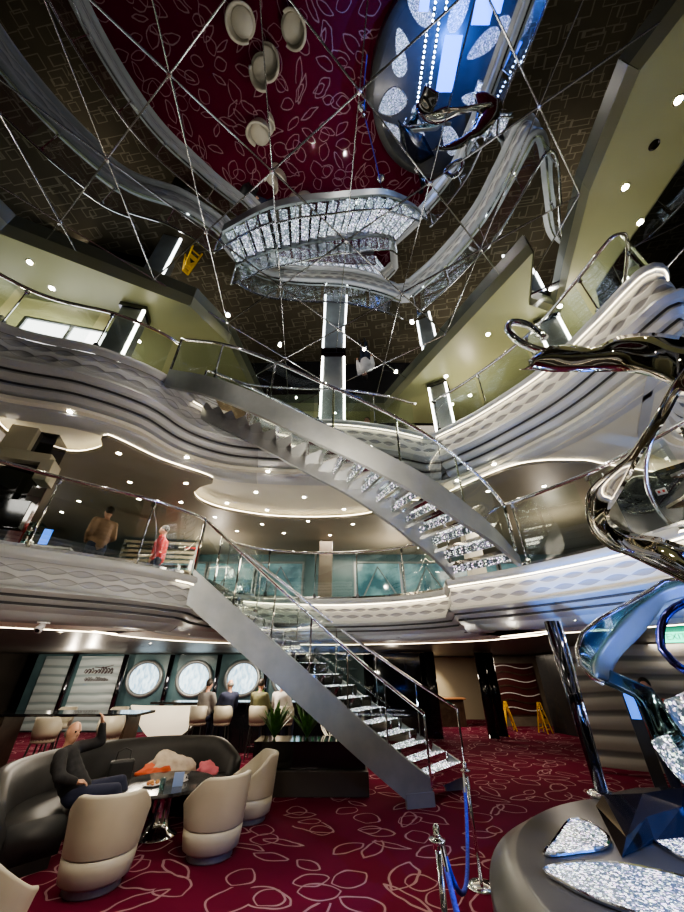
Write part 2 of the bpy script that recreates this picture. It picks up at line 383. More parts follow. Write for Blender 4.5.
# deck 1 ceiling (dark) and its cream strip
tag(ob('ceiling_1', slab_hole(OUT, [inset(loop2, 1.55)], S2+.02, S2+.2), M['dark_ceil']), kind='structure')
# fascias ------------------------------------------------
def band(pts, z0, z1, off0, off1, name, bmat='fascia_band'):
    """relief band of crossing waves"""
    fine = []
    for i in range(len(pts)-1):
        a, b = pts[i], pts[i+1]; m = max(1, int((b-a).length/.024))
        for k in range(m): fine.append(a.lerp(b, k/m))
    fine.append(pts[-1]); N_ = normals2(fine); bm = bmesh.new(); s = 0; rows = []; J = 30
    for i, (p, n) in enumerate(zip(fine, N_)):
        if i: s += (p-fine[i-1]).length
        row = []
        for j in range(J+1):
            t = j/J; z = z0+(z1-z0)*t; h = 0
            for c in (.30, .70):
                w = .135*math.sin(s*2*math.pi/.62 + (math.pi/2 if c > .5 else 0)); dd = abs(t-c)
                a = abs(w)
                h += -.022*max(0, min(1, (a-dd)/.05))
            h += .02*math.sin(math.pi*t)
            o = off0+(off1-off0)*t + h
            row.append(bm.verts.new((p.x+n.x*o, p.y+n.y*o, z)))
        rows.append(row)
    uvl = bm.loops.layers.uv.new('UVMap'); s = 0
    for i in range(len(rows)-1):
        s1 = s+(fine[i+1]-fine[i]).length
        for j in range(J):
            f_ = bm.faces.new((rows[i][j], rows[i][j+1], rows[i+1][j+1], rows[i+1][j]))
            for l_, uv in zip(f_.loops, ((s,j/J),(s,(j+1)/J),(s1,(j+1)/J),(s1,j/J))): l_[uvl].uv = uv
        s = s1
    return tag(ob(name, bm, M[bmat], None, True), kind='structure')
def fascia(segs, zt, zs, k, bandh, name, soff_in, mats=None):
    """segs: open polylines; zt top, zs soffit"""
    hb = zt-.14; lb = hb-bandh; rem = lb-zs
    for q, pts in enumerate(segs):
        g = name
        tag(ob('trim_%d' % (k*10+q), sweep(pts, [(-.16,zt-.02),(-.14,zt),(.03,zt),(.05,zt-.02),(.05,zt-.09),(.02,zt-.11),(-.02,hb)], False), M['fascia_shaded' if q == 0 else 'fascia'], None, True), kind='structure')
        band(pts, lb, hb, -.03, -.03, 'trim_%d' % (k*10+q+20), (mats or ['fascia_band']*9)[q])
        pr = [(-.02,lb)]
        for i in range(3):
            z = lb-rem*(.06+i*.22); w = rem*.17; o = .05-i*.11
            pr += [(o-.03,z),(o+.02,z-.015),(o+.03,z-w*.5),(o-.03,z-w),(o-.10,z-w-.01)]
        z = lb-rem*.72
        pr += [(-.30,z),(-.33,zs+.06),(-.40,zs+.012),(-.5,zs),(-soff_in,zs)]
        tag(ob('trim_%d' % (k*10+q+40), sweep(pts, pr, False), M['fascia_shaded' if q == 0 else 'fascia'], None, True).modifiers.new('es','EDGE_SPLIT').id_data, kind='structure')
        gr = bmesh.new()
        for i in range(1,3):
            zz = lb-rem*(.06+i*.22)+.008
            o = .05-i*.11
            sweep(pts, [(o+.022,zz+.016),(o+.030,zz-.03)], False, bm=gr)
        zz = lb+.0
        tag(ob('trim_%d' % (k*10+q+60), gr, M['groove']), kind='structure')
j2 = min(range(len(e2a)), key=lambda i: (e2a[i]-Vector((-2.45,6.4,0))).length)
j3 = min(range(len(e3a)), key=lambda i: (e3a[i]-Vector((-1.6,5.55,0))).length)
BM = ['fascia_band_shaded','fascia_band','fascia_band']
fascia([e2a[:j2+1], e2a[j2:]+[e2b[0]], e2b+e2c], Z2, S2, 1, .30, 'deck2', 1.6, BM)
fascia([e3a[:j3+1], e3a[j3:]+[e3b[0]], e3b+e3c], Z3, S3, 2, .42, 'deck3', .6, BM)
# led lines tucked beneath the top lip of the right and far arms
def led_line(pts, off, z, nm, w=.03, m='led'):
    return tag(ob(nm, sweep(pts, [(off,z),(off+w,z-.004),(off+w,z-.02)], False), M[m]), kind='structure')
led_line(e3b, -.01, Z3-.112, 'trim_led_1')
led_line(e2b, -.01, Z2-.112, 'trim_led_2')
led_line(e2a[int(len(e2a)*.55):], -.01, Z2-.112, 'trim_led_3')
led_line(e3a[int(len(e3a)*.62):], -.01, Z3-.112, 'trim_led_4')
tag(ob('trim_88', sweep(loop2+[loop2[0]], [(-.62,S2-.004),(-1.52,S2-.004)], False), M['cream_light']), kind='structure')
tag(ob('trim_led_6', sweep(loop2, [(-1.5,S2-.012),(-1.46,S2-.012),(-1.46,S2+.004)], True), M['led']), kind='structure')  # added glowing strip, brightens the cream soffit band
# deck 3 soffit: cream field close to the edge, lower taupe ceiling further out with a wavy cove edge
cv = [(-13,2.0),(-8.5,2.6),(-6.6,4.1),(-5.75,4.2)] 
cov = [(-5.75,3.35),(-5.1,3.78),(-5.22,4.3),(-5.0,4.75),(-4.5,4.9),(-3.98,4.72),(-3.72,4.42),(-3.2,5.16),(-2.5,5.85),(-2.85,6.15),(-3.1,6.5),(-3.05,6.95),(-2.6,7.4),(-1.6,7.8),(-.3,7.85),(.66,7.6),(1.35,6.95),(2.0,6.75),(3.1,5.4),(4.2,5.2),(5.0,5.4),(6.5,5.6),(8.3,4.4),(8.6,1),(8,-3),(4,-5.3),(0,-6),(-4.5,-5.3),(-7.9,-2),(-7.7,1.0),(-6.75,2.4)]
cove = catmull(V2(cov), .12, True)
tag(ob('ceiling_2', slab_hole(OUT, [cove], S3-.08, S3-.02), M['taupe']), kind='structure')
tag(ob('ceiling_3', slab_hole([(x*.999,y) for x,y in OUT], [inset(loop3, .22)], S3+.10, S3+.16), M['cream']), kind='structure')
tag(ob('trim_led_5', sweep(cove, [(-.03,S3-.018),(-.01,S3-.018),(-.01,S3+.005),(-.03,S3+.005)], True), M['led']), kind='structure')
tag(ob('trim_89', prism([(2.9,5.9),(3.55,4.9),(4.0,3.9),(4.15,3.2),(4.35,3.2),(4.75,4.2),(5.2,5.0),(5.6,5.6)], S3+.004, S3+.03), M['cream']), kind='structure')
# deck 3 khaki ceiling with its opening
def zc(px, py): p = az(px, py, ZC); return (p.x, p.y)
E4 = [(-6.4,-3),(-6.7,1.1),(-6.12,3.06),(-3.25,4.5),(-2.7,5.5),(-2.55,6.7),(-2.4,8.0),(1.3,8.0),zc(402,392),zc(533,252),zc(529,305),zc(560,315),zc(570,268),zc(590,190),zc(640,70),(4.2,0.3),(4.2,-3)]
E5 = [zc(596,290),(5.6,4.6),(7.4,5.6),(9.4,5),(9.4,-3),(5.0,-3),zc(684,160)]
OUT4 = [(-12.9,-6.4),(12.9,-6.4),(12.9,8.6),(-12.9,8.6)]
tag(ob('ceiling_4', slab_hole(OUT4, [E4, E5], ZC, ZC+.04), M['beige']), kind='structure')
for q, l in enumerate((E4, E5)):
    bm = bmesh.new()
    P = V2(l)
    for i in range(len(P)):
        a, b = P[i], P[(i+1)%len(P)]; t = (b-a).normalized(); n = Vector((t.y,-t.x,0))*.015*(1 if q == 0 else -1)
        vs = [bm.verts.new(v) for v in ((a.x+n.x,a.y+n.y,ZC-.03),(b.x+n.x,b.y+n.y,ZC-.03),(b.x+n.x,b.y+n.y,ZM),(a.x+n.x,a.y+n.y,ZM))]
        bm.faces.new(vs)
    tag(ob('trim_%d' % (90+q), bm, M['beige_edge']), kind='structure')
# mirror ceiling: lattice of triangular facets with metal joints
a_ = Vector((1.23,1.08,0))*.99; b_ = Vector((1.40,-.92,0))*.99; o_ = Vector((-1.14,2.27,0))
bm = bmesh.new(); jb = bmesh.new()
def hub(i, j): return o_ + a_*i + b_*j
def inside(c): return -6.6 < c.x < 9.2 and -3.2 < c.y < 8.8
for i in range(-9, 12):
    for j in range(-9, 10):
        p, q, r_, s_ = hub(i,j), hub(i+1,j), hub(i+1,j+1), hub(i,j+1)
        for tri in ((p,q,s_),(q,r_,s_)):
            c = sum(tri, Vector())/3
            if not inside(c): continue
            nx, ny = random.gauss(0,.0065), random.gauss(0,.0065)
            bm.faces.new([bm.verts.new((v.x,v.y,ZM+nx*(v.x-c.x)+ny*(v.y-c.y))) for v in tri])
        if inside(p):
            for q2 in (q, s_): tube(jb, [(p.x,p.y,ZM-.01),(q2.x,q2.y,ZM-.01)], .011, 4)
            tube(jb, [(q.x,q.y,ZM-.01),(s_.x,s_.y,ZM-.01)], .007, 4)
            lathe([(0,-.05),(.03,-.045),(.04,-.02),(.04,0)], 8, jb, (p.x,p.y,ZM))
tag(ob('ceiling', bm, M['mirror']), kind='structure')
tag(ob('trim_96', jb, M['joint']), kind='structure')
tag(ob('ceiling_5', B((0,7,ZM+.2),(26.2,27.2,.1)), M['dark']), kind='structure')
# deck 2 & 3 back walls
tag(ob('wall_upper', B((0,8.72,(Z3+ZM)/2),(26,.1,ZM-Z3)), M['dark']), kind='structure')
tag(ob('wall_middle', B((0,10.9,(Z2+S3)/2),(18,.1,S3-Z2)), M['teal_wall']), kind='structure')
for i in range(11):
    x = -8+i*1.5
    if i in (5,): continue
    t = tag(ob('window_%d' % (i+1), B((x+.1,10.82,4.05),(1.36,.03,1.3)), M['teal_glow']), kind='structure')
    bmf = bmesh.new()
    for sx in (-.7,.7): box(bmf, (x+.1+sx,10.8,4.05),(.05,.06,1.4))
    for sz in (-.68,.68): box(bmf, (x+.1,10.8,4.05+sz),(1.4,.06,.05))
    tube(bmf, [(x-.5,10.79,3.45),(x+.1,10.79,4.6),(x+.75,10.79,3.6)], .03, 5)
    ob('window_frame', bmf, M['steel'], t)

sp = empty('slatted_screen', (-5.0,9.3,Z2-.06), .15, 'tall grey screen of horizontal slats behind the people on the middle deck', 'screen')
for q in (-1,0,1): ob('upright', B((q*.95,.04,.9),(.05,.05,1.8)), M['steel'], sp)
for q in range(14): ob('slat', B((0,0,.12+q*.125),(1.9,.03,.07), rx=.4), M['clad'] if q % 4 else M['chrome'], sp)
kc = empty('display_counter', (-6.75,7.5,Z2-.06), .35, 'pale display counter with small blue screen on the left middle deck', 'counter')
ob('cabinet', B((0,0,.5),(1.3,.45,1.0)), M['clad'], kc, bev=.02); ob('counter_top', B((0,0,1.03),(1.4,.55,.05)), M['fascia'], kc, bev=.01)
ob('screen', B((.1,-.1,1.28),(.16,.03,.34)), M['screen'], kc); ob('screen_stand', T([(.1,-.07,1.05),(.1,-.07,1.2)], .02, 8), M['black_plastic'], kc)
for q in range(3): ob('glass_shelf', B((-.35,.1,1.2+q*.2),(.5,.25,.015)), M['glass_teal'], kc)
ob('shelf_post', T([(-.35,.2,1.05),(-.35,.2,1.65)], .015, 6), M['chrome'], kc)
# ------------------------------------------------------------------ railings
def railing(pts, z, h, label, name='glass_railing', panel=1.1, group=None, off=-.05, lean=0, rail_r=.03, gm='glass'):
    root = empty(name, (pts[0].x, pts[0].y, z), 0, label, 'railing', group)
    inv = Vector((-pts[0].x, -pts[0].y, -z))
    N_ = normals2(pts)
    P = [p + n*off for p, n in zip(pts, N_)]
    top = [(p.x+n.x*lean+inv.x, p.y+n.y*lean+inv.y, h) for p, n in zip(P, N_)]
    ob('handrail', T(top, rail_r, 8), M['chrome'], root, True)
    d = 0; last = 0; dist = [0]
    for i in range(1, len(P)): dist.append(dist[-1]+(P[i]-P[i-1]).length)
    n = max(1, round(dist[-1]/panel)); cl = bmesh.new()
    import bisect
    for k in range(n):
        s0, s1 = dist[-1]*k/n+.012, dist[-1]*(k+1)/n-.012
        idx = [i for i in range(len(P)) if s0 <= dist[i] <= s1]
        if len(idx) < 2: continue
        bm = bmesh.new(); rows = []
        for i in idx:
            p, nn = P[i], N_[i]
            rows.append((bm.verts.new((p.x+inv.x, p.y+inv.y, .02)), bm.verts.new((p.x+nn.x*lean+inv.x, p.y+nn.y*lean+inv.y, h-.06))))
        for i in range(len(rows)-1): bm.faces.new((rows[i][0], rows[i+1][0], rows[i+1][1], rows[i][1]))
        ob('glass_panel', bm, M[gm], root, True)
        i = idx[0]; p, nn = P[i], N_[i]
        tb = bmesh.new(); tube(tb, [(p.x+inv.x, p.y+inv.y, 0), (p.x+nn.x*lean+inv.x, p.y+nn.y*lean+inv.y, h)], .013, 6)
        box(tb, (p.x+inv.x, p.y+inv.y, .05), (.06,.06,.1)); box(tb, (p.x+nn.x*lean+inv.x, p.y+nn.y*lean+inv.y, h-.07), (.05,.05,.06))
        ob('post', tb, M['chrome'], root)
    bt = bmesh.new(); N2 = normals2(P)
    sweep([Vector((p.x+inv.x, p.y+inv.y, 0)) for p in P], [(-.02,0),(-.02,.05),(.02,.05),(.02,0)], False, bm=bt)
    ob('base_channel', bt, M['chrome'], root)
    return root
i2 = min(range(len(e2a)), key=lambda i: (e2a[i]-Vector((-2.42,5.95,0))).length)
i2b = min(range(len(e2a)), key=lambda i: (e2a[i]-Vector((-2.4,7.0,0))).length)
railing(e2a[:i2+1], Z2, 1.02, 'curved glass railing of the middle deck on the left, two people behind it')
railing(e2a[i2b:], Z2, 1.02, 'curved glass railing along the far side of the middle deck', gm='glass')
ir = min(range(len(e2b)), key=lambda i: (e2b[i]-Vector((2.66,5.2,0))).length)
railing(e2b[ir:], Z2, 1.02, 'glass railing of the middle deck right of the curved stair foot')
i3 = min(range(len(e3a)), key=lambda i: (e3a[i]-Vector((-3.1,4.35,0))).length)
i3b = min(range(len(e3a)), key=lambda i: (e3a[i]-Vector((-2.75,5.1,0))).length)
railing(e3a[:i3+1], Z3, .9, 'glass railing of the upper deck on the left, above the shaded curved fascia')
railing(e3a[i3b:], Z3, .9, 'glass railing of the upper deck in front of the lit column')
railing(e3b, Z3, .9, 'glass railing of the upper deck on the right arm with rounded nose')

# ------------------------------------------------------------------ stairs
def path_len(P):
    d = [0]
    for i in range(1, len(P)): d.append(d[-1]+math.hypot(P[i].x-P[i-1].x, P[i].y-P[i-1].y))
    return d
def at_s(P, d, s):
    for i in range(1, len(P)):
        if d[i] >= s: return P[i-1].lerp(P[i], (s-d[i-1])/max(1e-6, d[i]-d[i-1]))
    return P[-1].copy()
def stair(name, label, A, Bp, n, depth, mA, tread_m, inlay_m, rail_h, risers=True, plate_up=.12, post_every=4):
    root = empty(name, A[0], 0, label, 'staircase'); inv = -Vector(A[0])
    A = [Vector(p) for p in A]; Bp = [Vector(p) for p in Bp]; dA, dB = path_len(A), path_len(Bp)
    K = 48
    a = [at_s(A, dA, dA[-1]*k/K)+inv for k in range(K+1)]; b = [at_s(Bp, dB, dB[-1]*k/K)+inv for k in range(K+1)]
    for nm, L_ , sd in (('stringer', a, -1), ('stringer', b, 1)):
        bm = bmesh.new(); rows = []
        for k, p in enumerate(L_):
            o = b[k]-a[k]; o.z = 0; o.normalize(); o *= .03
            d0 = depth if A[0].z < A[-1].z else .03+(depth-.03)*min(1, (K-k)/9)
            rows.append([bm.verts.new(v) for v in (p-o+Vector((0,0,plate_up)), p+o+Vector((0,0,plate_up)), p+o-Vector((0,0,d0)), p-o-Vector((0,0,d0)))])
        for k in range(K):
            for j in range(4): bm.faces.new((rows[k][j], rows[k][(j+1)%4], rows[k+1][(j+1)%4], rows[k+1][j]))
        bm.faces.new(rows[0][::-1]); bm.faces.new(rows[-1])
        bmesh.ops.recalc_face_normals(bm, faces=bm.faces)
        ob(nm, bm, mA, root)
        rail = [p+Vector((0,0,rail_h)) for p in L_]
        rt = T(rail+[L_[-1]+Vector((0,0,rail_h-.05))], .028, 8)
        ob('handrail', rt, M['chrome'], root, True)
        step = 8
        for k in range(0, K, step):
            bm = bmesh.new(); rr = []
            for q in range(k, k+step+1):
                f = .03 if q == k else (-.03 if q == k+step else 0)
                p = L_[q]; rr.append((bm.verts.new(p+Vector((0,0,plate_up-.02))), bm.verts.new(p+Vector((0,0,rail_h-.05)))))
            for q in range(step): bm.faces.new((rr[q][0], rr[q+1][0], rr[q+1][1], rr[q][1]))
            ob('glass_panel', bm, M['glass'], root, True)
        for k in list(range(0, K, step))+[K]:
            p = L_[k]; ob('post', T([p+Vector((0,0,0)), p+Vector((0,0,rail_h))], .016 if k not in (0, K) else .024, 6), M['chrome'], root)
    for i in range(n):
        s0, s1 = i/n, (i+1)/n
        pa0, pa1 = at_s(A, dA, dA[-1]*s0)+inv, at_s(A, dA, dA[-1]*s1)+inv
        pb0, pb1 = at_s(Bp, dB, dB[-1]*s0)+inv, at_s(Bp, dB, dB[-1]*s1)+inv
        zt = pa1.z if A[0].z < A[-1].z else pa0.z
        zb = pa0.z if A[0].z < A[-1].z else pa1.z
        def ld(p, z): return Vector((p.x, p.y, z))
        def slab(q, z0, z1, g0=0, g1=1):
            bm = bmesh.new()
            c = [q[0].lerp(q[1], g0), q[0].lerp(q[1], g1), q[3].lerp(q[2], g1), q[3].lerp(q[2], g0)]
            lo = [bm.verts.new(ld(p, z0)) for p in c]; hi = [bm.verts.new(ld(p, z1)) for p in c]
            bm.faces.new(hi); bm.faces.new(lo[::-1])
            for k in range(4): bm.faces.new((lo[k], lo[(k+1)%4], hi[(k+1)%4], hi[k]))
            bmesh.ops.recalc_face_normals(bm, faces=bm.faces); return bm
        q = (pa0, pb0, pb1, pa1)
        t = ob('tread', slab(q, zt-.05, zt, .03, .97), tread_m, root)
        # crystal inlay set slightly in from the sides
        c0 = pa0.lerp(pa1,.12); c1 = pb0.lerp(pb1,.12); c2 = pb0.lerp(pb1,.88); c3 = pa0.lerp(pa1,.88)
        ob('crystal_inlay', slab((c0,c1,c2,c3), zt+.001, zt+.008, .08, .92), inlay_m, t)
        if risers:
            zlo = zb-.03 if not (A[0].z > A[-1].z and i > 9) else zt-.04-(zt-zb)*.38
            e0, e1 = (pa0, pb0) if A[0].z < A[-1].z else (pa1, pb1)
            bm = bmesh.new(); bm.faces.new([bm.verts.new(v) for v in (ld(e0.lerp(e1,.03),zlo), ld(e0.lerp(e1,.97),zlo), ld(e0.lerp(e1,.97),zt-.04), ld(e0.lerp(e1,.03),zt-.04))])
            r_ = ob('riser', bm, M['crystal_riser'] if (A[0].z > A[-1].z and i > 9) else M['chrome'], root)
            r_.modifiers.new('s','SOLIDIFY').thickness = .015
    return root
# lower stair : from the lobby floor up to the middle deck
A1 = catmull([(1.50,7.80,.22),(.55,7.52,.88),(-.5,7.05,1.68),(-1.5,6.5,2.45),(-2.46,5.85,3.2)], .1)
B1 = catmull([(2.38,8.78,.22),(1.2,8.47,.88),(-.1,8.0,1.68),(-1.25,7.4,2.45),(-2.42,6.75,3.2)], .1)
st1 = stair('lower_staircase', 'straight crystal staircase with deep steel stringers rising from the red carpet', A1, B1, 17, .42, M['steel'], M['chrome'], M['crystal_stair'], 1.0)
# foot blocks of the stringers
for p in (A1[0], B1[0]):
    q = Vector(p)-Vector(A1[0]); ob('foot_plate', B((q.x-.22, q.y-.07, -.13), (.5,.06,.18), rz=.26), M['steel'], st1)
# upper curved stair
A2 = catmull([(-3.05,4.35,6.3),(-2.05,4.07,5.80),(-1.13,4.03,5.33),(-.4,4.1,4.96),(.26,4.16,4.63),(1.17,4.30,4.14),(1.82,4.58,3.78),(2.25,4.80,3.47),(2.6,5.08,3.2)], .1)
B2 = catmull([(-2.85,5.15,6.3),(-2.0,5.05,5.80),(-1.15,5.07,5.33),(-.5,5.13,4.96),(.12,5.2,4.63),(.85,5.33,4.14),(1.3,5.5,3.78),(1.6,5.66,3.47),(1.86,5.92,3.2)], .1)
stair('upper_curved_staircase', 'curved crystal staircase with grey stringers sweeping down from upper deck to middle deck', A2, B2, 20, .27, M['steel'], M['chrome'], M['crystal_stair'], .95)

# ------------------------------------------------------------------ main lit column on the upper deck
def lit_column(x, y, z0, z1, w, label, rz=0, sides=(-1,1)):
    root = empty('lit_column', (x,y,z0), rz, label, 'column')
    h = z1-z0
    ob('shaft', B((0,0,h/2),(w,w*.8,h)), M['steel'], root, bev=.01)
    for s in sides:
        ob('light_strip', B((s*(w/2+.012),-w*.4-.0,h/2-.03),(.05,.04,h-.1)), M['led_white'], root)
    ob('collar', B((0,0,h-.09),(w+.1,w*.8+.06,.12)), M['dark_chrome'], root)
    return root
lit_column(-.22,6.25,Z3,ZM,.52, 'grey column edged with two light strips in the centre of upper deck')
lit_column(-4.45,4.62,Z3,ZC,.42, 'grey column with one light strip behind the left upper railing', rz=.25, sides=(1,))
lit_column(2.62,6.9,Z3,ZC,.42, 'grey column with light strips behind the right upper railing', rz=-.5)
lit_column(4.55,4.9,Z3,ZC,.40, 'grey column with light strips close to the rounded nose of upper deck', rz=-.5)
# angular clad column, middle deck left
def box_column(x, y, label):
    root = empty('clad_column', (x,y,Z2), .35, label, 'column')
    ob('shaft', B((0,0,.93),(.42,.42,1.86)), M['dark_chrome'], root)
    for c, s in (((-.20,-.24,1.64),(.34,.14,.44)),((.0,-.26,1.36),(.62,.16,.16)),((.30,-.2,1.18),(.16,.3,.34)),((-.1,-.24,.92),(.4,.12,.5)),((.18,-.24,.5),(.32,.12,.4))):
        ob('cladding_panel', B(c, s), M['clad'] if c[2] > 1 else M['dark_chrome'], root, bev=.008)
    return root
box_column(-4.75,4.55,'column wrapped in staggered beige box panels on the left middle deck')
for x, y, lb in ((-.45,9.6,'dark square column behind the far middle deck railing'),(3.3,8.6,'square beige pier on the middle deck behind curved stair foot')):
    tag(ob('square_column', B((x,y,(Z2+S3)/2),(.36,.36,S3-Z2-.02)), M['stone'] if x<0 else M['cream'], None, bev=.01), lb, 'column')

for i, (c, sx, rz) in enumerate((((-5.75,4.75,7.55),1.7,.25),((-7.9,4.4,7.5),1.8,.1))):
    t = empty('backlit_panel', c, rz, ('bright white backlit wall panel behind the left upper railing','bright white backlit wall panel further left on the upper deck')[i], 'panel')
    ob('diffuser', B((0,0,0),(sx,.04,1.1)), M['clear_white'], t); fb = bmesh.new()
    for q in (-1,0,1): box(fb, (q*sx/2,-.03,0),(.06,.06,1.16))
    for q in (-1,1): box(fb, (0,-.03,q*.56),(sx+.06,.06,.05))
    ob('frame', fb, M['steel'], t); ob('stand', B((0,.03,-.9),(sx,.06,.72)), M['dark'], t)
# ------------------------------------------------------------------ downlights
def downlight_proto(z):
    root = empty('downlight', (0,0,0))
    ob('trim_ring', lathe([(.055,0),(.055,-.008),(.042,-.01),(.04,0)], 16), M['chrome'], root)
    ob('lens', lathe([(0,-.004),(.036,-.004),(.036,0)], 12), M['lens'], root)
    return root
dl0 = None
def downlight(p, label, group, sc=1):
    global dl0
    if dl0 is None: dl0 = downlight_proto(0); o = dl0
    else: o = copy_tree(dl0)
    o.location = p; o.scale = (sc,)*3; tag(o, label, 'ceiling light', group); return o
creamL = [(70,411),(187,457),(224,476),(268,471),(256,492),(304,497),(227,503),(267,510),(344,509),(494,464),(457,480)]
tauL = [(119,453),(130,482),(186,483),(181,502),(139,499),(79,501),(62,512),(215,517),(262,524),(308,521),(237,531),(284,533),(353,524),(330,535),(488,491),(544,486),(400,524),(24,500)]
def incream(p):
    c = False; x, y = p.x, p.y; n = len(cove)
    for i in range(n):
        a, b = cove[i], cove[i-1]
        if (a.y > y) != (b.y > y) and x < (b.x-a.x)*(y-a.y)/(b.y-a.y)+a.x: c = not c
    return c
for q in creamL+tauL:
    p = az(*q, S3+.10)
    if incream(p): p = az(*q, S3+.095); lb, gp = 'small round downlight set in the cream soffit under the upper deck', 'downlights in the cream soffit'
    else: p = az(*q, S3-.082); lb, gp = 'small round downlight set in the taupe ceiling of the middle deck', 'downlights in the taupe ceiling'
    downlight(p, lb, gp, .95)
for q in [(52,288),(139,341),(446,376),(488,334),(452,404),(625,187),(640,222),(678,100),(470,395),(560,306),(30,262)]:
    p = az(*q, ZC-.002); downlight(p, 'round downlight set in the khaki ceiling of the upper deck', 'downlights in the khaki ceiling', 1.2)
for q in [(228,315),(280,345),(412,322),(364,349),(396,372)]:
    p = az(*q, ZM-.012); downlight(p, 'round downlight fixed to the mirrored ceiling', 'downlights on the mirrored ceiling', 1.1)
for q in [(60,634),(122,632),(188,634),(300,627),(352,634),(398,637),(466,632),(512,629),(575,620),(74,647),(150,645),(500,636),(440,642)]:
    p = az(*q, S2-.003)
    if p.y > 13: continue
    downlight(p, 'small downlight set in the low ceiling over the lobby', 'downlights over the lobby', .7)
tag(ob('speaker_vent', lathe([(.07,0),(.07,-.01),(.05,-.014),(.045,0),(0,-.002)], 20, None, tuple(az(654,145,ZC-.002))), M['dark_chrome']), 'round dark vent in the khaki ceiling strip on the right', 'vent')
# security camera beneath the left fascia
sc_ = empty('dome_camera', az(44,618,S2+.02), 0, 'small white ceiling camera beneath the left balcony edge', 'camera')
sc_.location = az(44,622,S2-.0)
ob('mount', lathe([(0,0),(.07,0),(.07,-.02),(0,-.02)],16), M['white_plastic'], sc_)
ob('body', T([(0,0,-.02),(0,-.02,-.07),(.0,-.05,-.1)], [.03,.045,.05], 12), M['white_plastic'], sc_, True)
ob('lens', T([(0,-.05,-.1),(0,-.06,-.115)], [.03,.02], 12), M['black_gloss'], sc_)

# ------------------------------------------------------------------ lobby: lounge chairs
def barrel_chair(loc, face, label, group='cream barrel chairs round the marble table'):
    root = empty('barrel_chair', loc, face, label, 'chair', group); return root
def build_barrel():
    root = empty('barrel_chair')
    # shell: open at +x side; low lip at the front, high curved back. lower and upper leather bands
    def shell(z0f, z1f, r0, r1, th, a0=R(52), a1=R(308), seg=36):
        bm = bmesh.new(); rows = []
        for k in range(seg+1):
            a = a0+(a1-a0)*k/seg; back = (1-math.cos(a))/2   # 0 at the front, 1 at the back
            zb, zt = z0f(back), z1f(back); col = []
            for (rr, z) in ((r0, zb), (r0+(r1-r0)*.35, zb+(zt-zb)*.35), (r0+(r1-r0)*.7, zb+(zt-zb)*.7), (r1, zt-.02), (r1-.012, zt), (r1-th+.012, zt), (r1-th, zt-.02), (r0-th, zb)):
                col.append(bm.verts.new((rr*math.cos(a), rr*math.sin(a), z)))
            rows.append(col)
        m = len(rows[0])
        for k in range(seg):
            for j in range(m): bm.faces.new((rows[k][j], rows[k][(j+1)%m], rows[k+1][(j+1)%m], rows[k+1][j]))
        bm.faces.new(rows[0]); bm.faces.new(rows[-1][::-1]); bmesh.ops.recalc_face_normals(bm, faces=bm.faces); return bm
    ob('backrest', shell(lambda b: .30, lambda b: .50+.31*min(1, max(0,(b-.2)/.6))**1.3, .375, .425, .075), M['leather_cream'], root, True, .008)
    ob('lower_shell', lathe([(0,.07),(.30,.07),(.345,.10),(.365,.2),(.372,.29),(.34,.295),(0,.295)], 40), M['leather_cream'], root, True)
    ob('seat_cushion', lathe([(0,.30),(.29,.30),(.318,.33),(.318,.40),(.29,.43),(0,.44)], 36), M['leather_cream'], root, True)
    ob('base_ring', lathe([(0,0),(.27,0),(.28,.01),(.28,.07),(0,.07)], 36), M['steel'], root)
    return root
bc = build_barrel()
spots = [((-2.58,5.34,0), R(112), 'cream leather barrel chair in front, nearest to the dark sofa'),
         ((-1.60,6.05,0), R(135), 'cream leather barrel chair in the middle of the three by table'),
         ((-1.42,7.2,0), R(200), 'cream leather barrel chair farthest back, before the dark plinth'),
         ((-2.74,3.92,0), R(70), 'cream barrel chair cut off at the left edge of the picture'),
 ((-2.75,1.6,0), R(20), 'cream barrel chair near the viewer, seen only reflected at the ceiling top'),((-2.35,2.5,0), R(250), 'cream barrel chair near the viewer, reflected beside another in the ceiling'),((-1.5,1.9,0), R(180), 'cream barrel chair near the viewer, reflected alone in the dark ceiling panel')]
for i, (l, a, lb) in enumerate(spots):
    o = bc if i == 0 else copy_tree(bc)
    o.location = l; o.rotation_euler.z = a; o.scale = (.95,)*3; tag(o, lb, 'chair', 'cream barrel chairs round the marble table')
# chairs and small tables standing elsewhere on the lobby floor, seen in the mirrored ceiling
mir = [(-1.05,3.0),(-.55,3.25),(-.95,3.85),(-.35,3.75)]
# low marble table
tb = empty('marble_coffee_table', (-2.5,6.6,0), 0, 'round black marble coffee table on a chrome drum base', 'table')
ob('tabletop', lathe([(0,.50),(.62,.50),(.66,.515),(.66,.53),(.64,.545),(0,.545)], 48), M['marble'], tb, True).modifiers.new('e','EDGE_SPLIT')
ob('base', lathe([(0,0),(.26,0),(.26,.02),(.16,.06),(.12,.18),(.12,.4),(.2,.5),(0,.5)], 32), M['chrome'], tb, True)
tz = .546
pl = empty('plate', (-2.62,6.42,tz), 0, 'white plate of food on the marble table', 'plate')
ob('dish', lathe([(0,0),(.08,0),(.13,.018),(.125,.02),(.08,.006),(0,.006)], 28), M['white_plastic'], pl, True)
bm = bmesh.new()
for k in range(7): bmesh.ops.create_icosphere(bm, subdivisions=1, radius=.025, matrix=Matrix.Translation((random.uniform(-.06,.06), random.uniform(-.06,.06), .025)))
ob('food', bm, M['food'], pl, True)['kind'] = 'stuff'
cu = empty('coffee_cup', (-2.28,6.62,tz), 0, 'white coffee cup on a saucer on the marble table', 'cup')
ob('saucer', lathe([(0,0),(.05,0),(.075,.012),(0,.006)], 20), M['white_plastic'], cu, True)
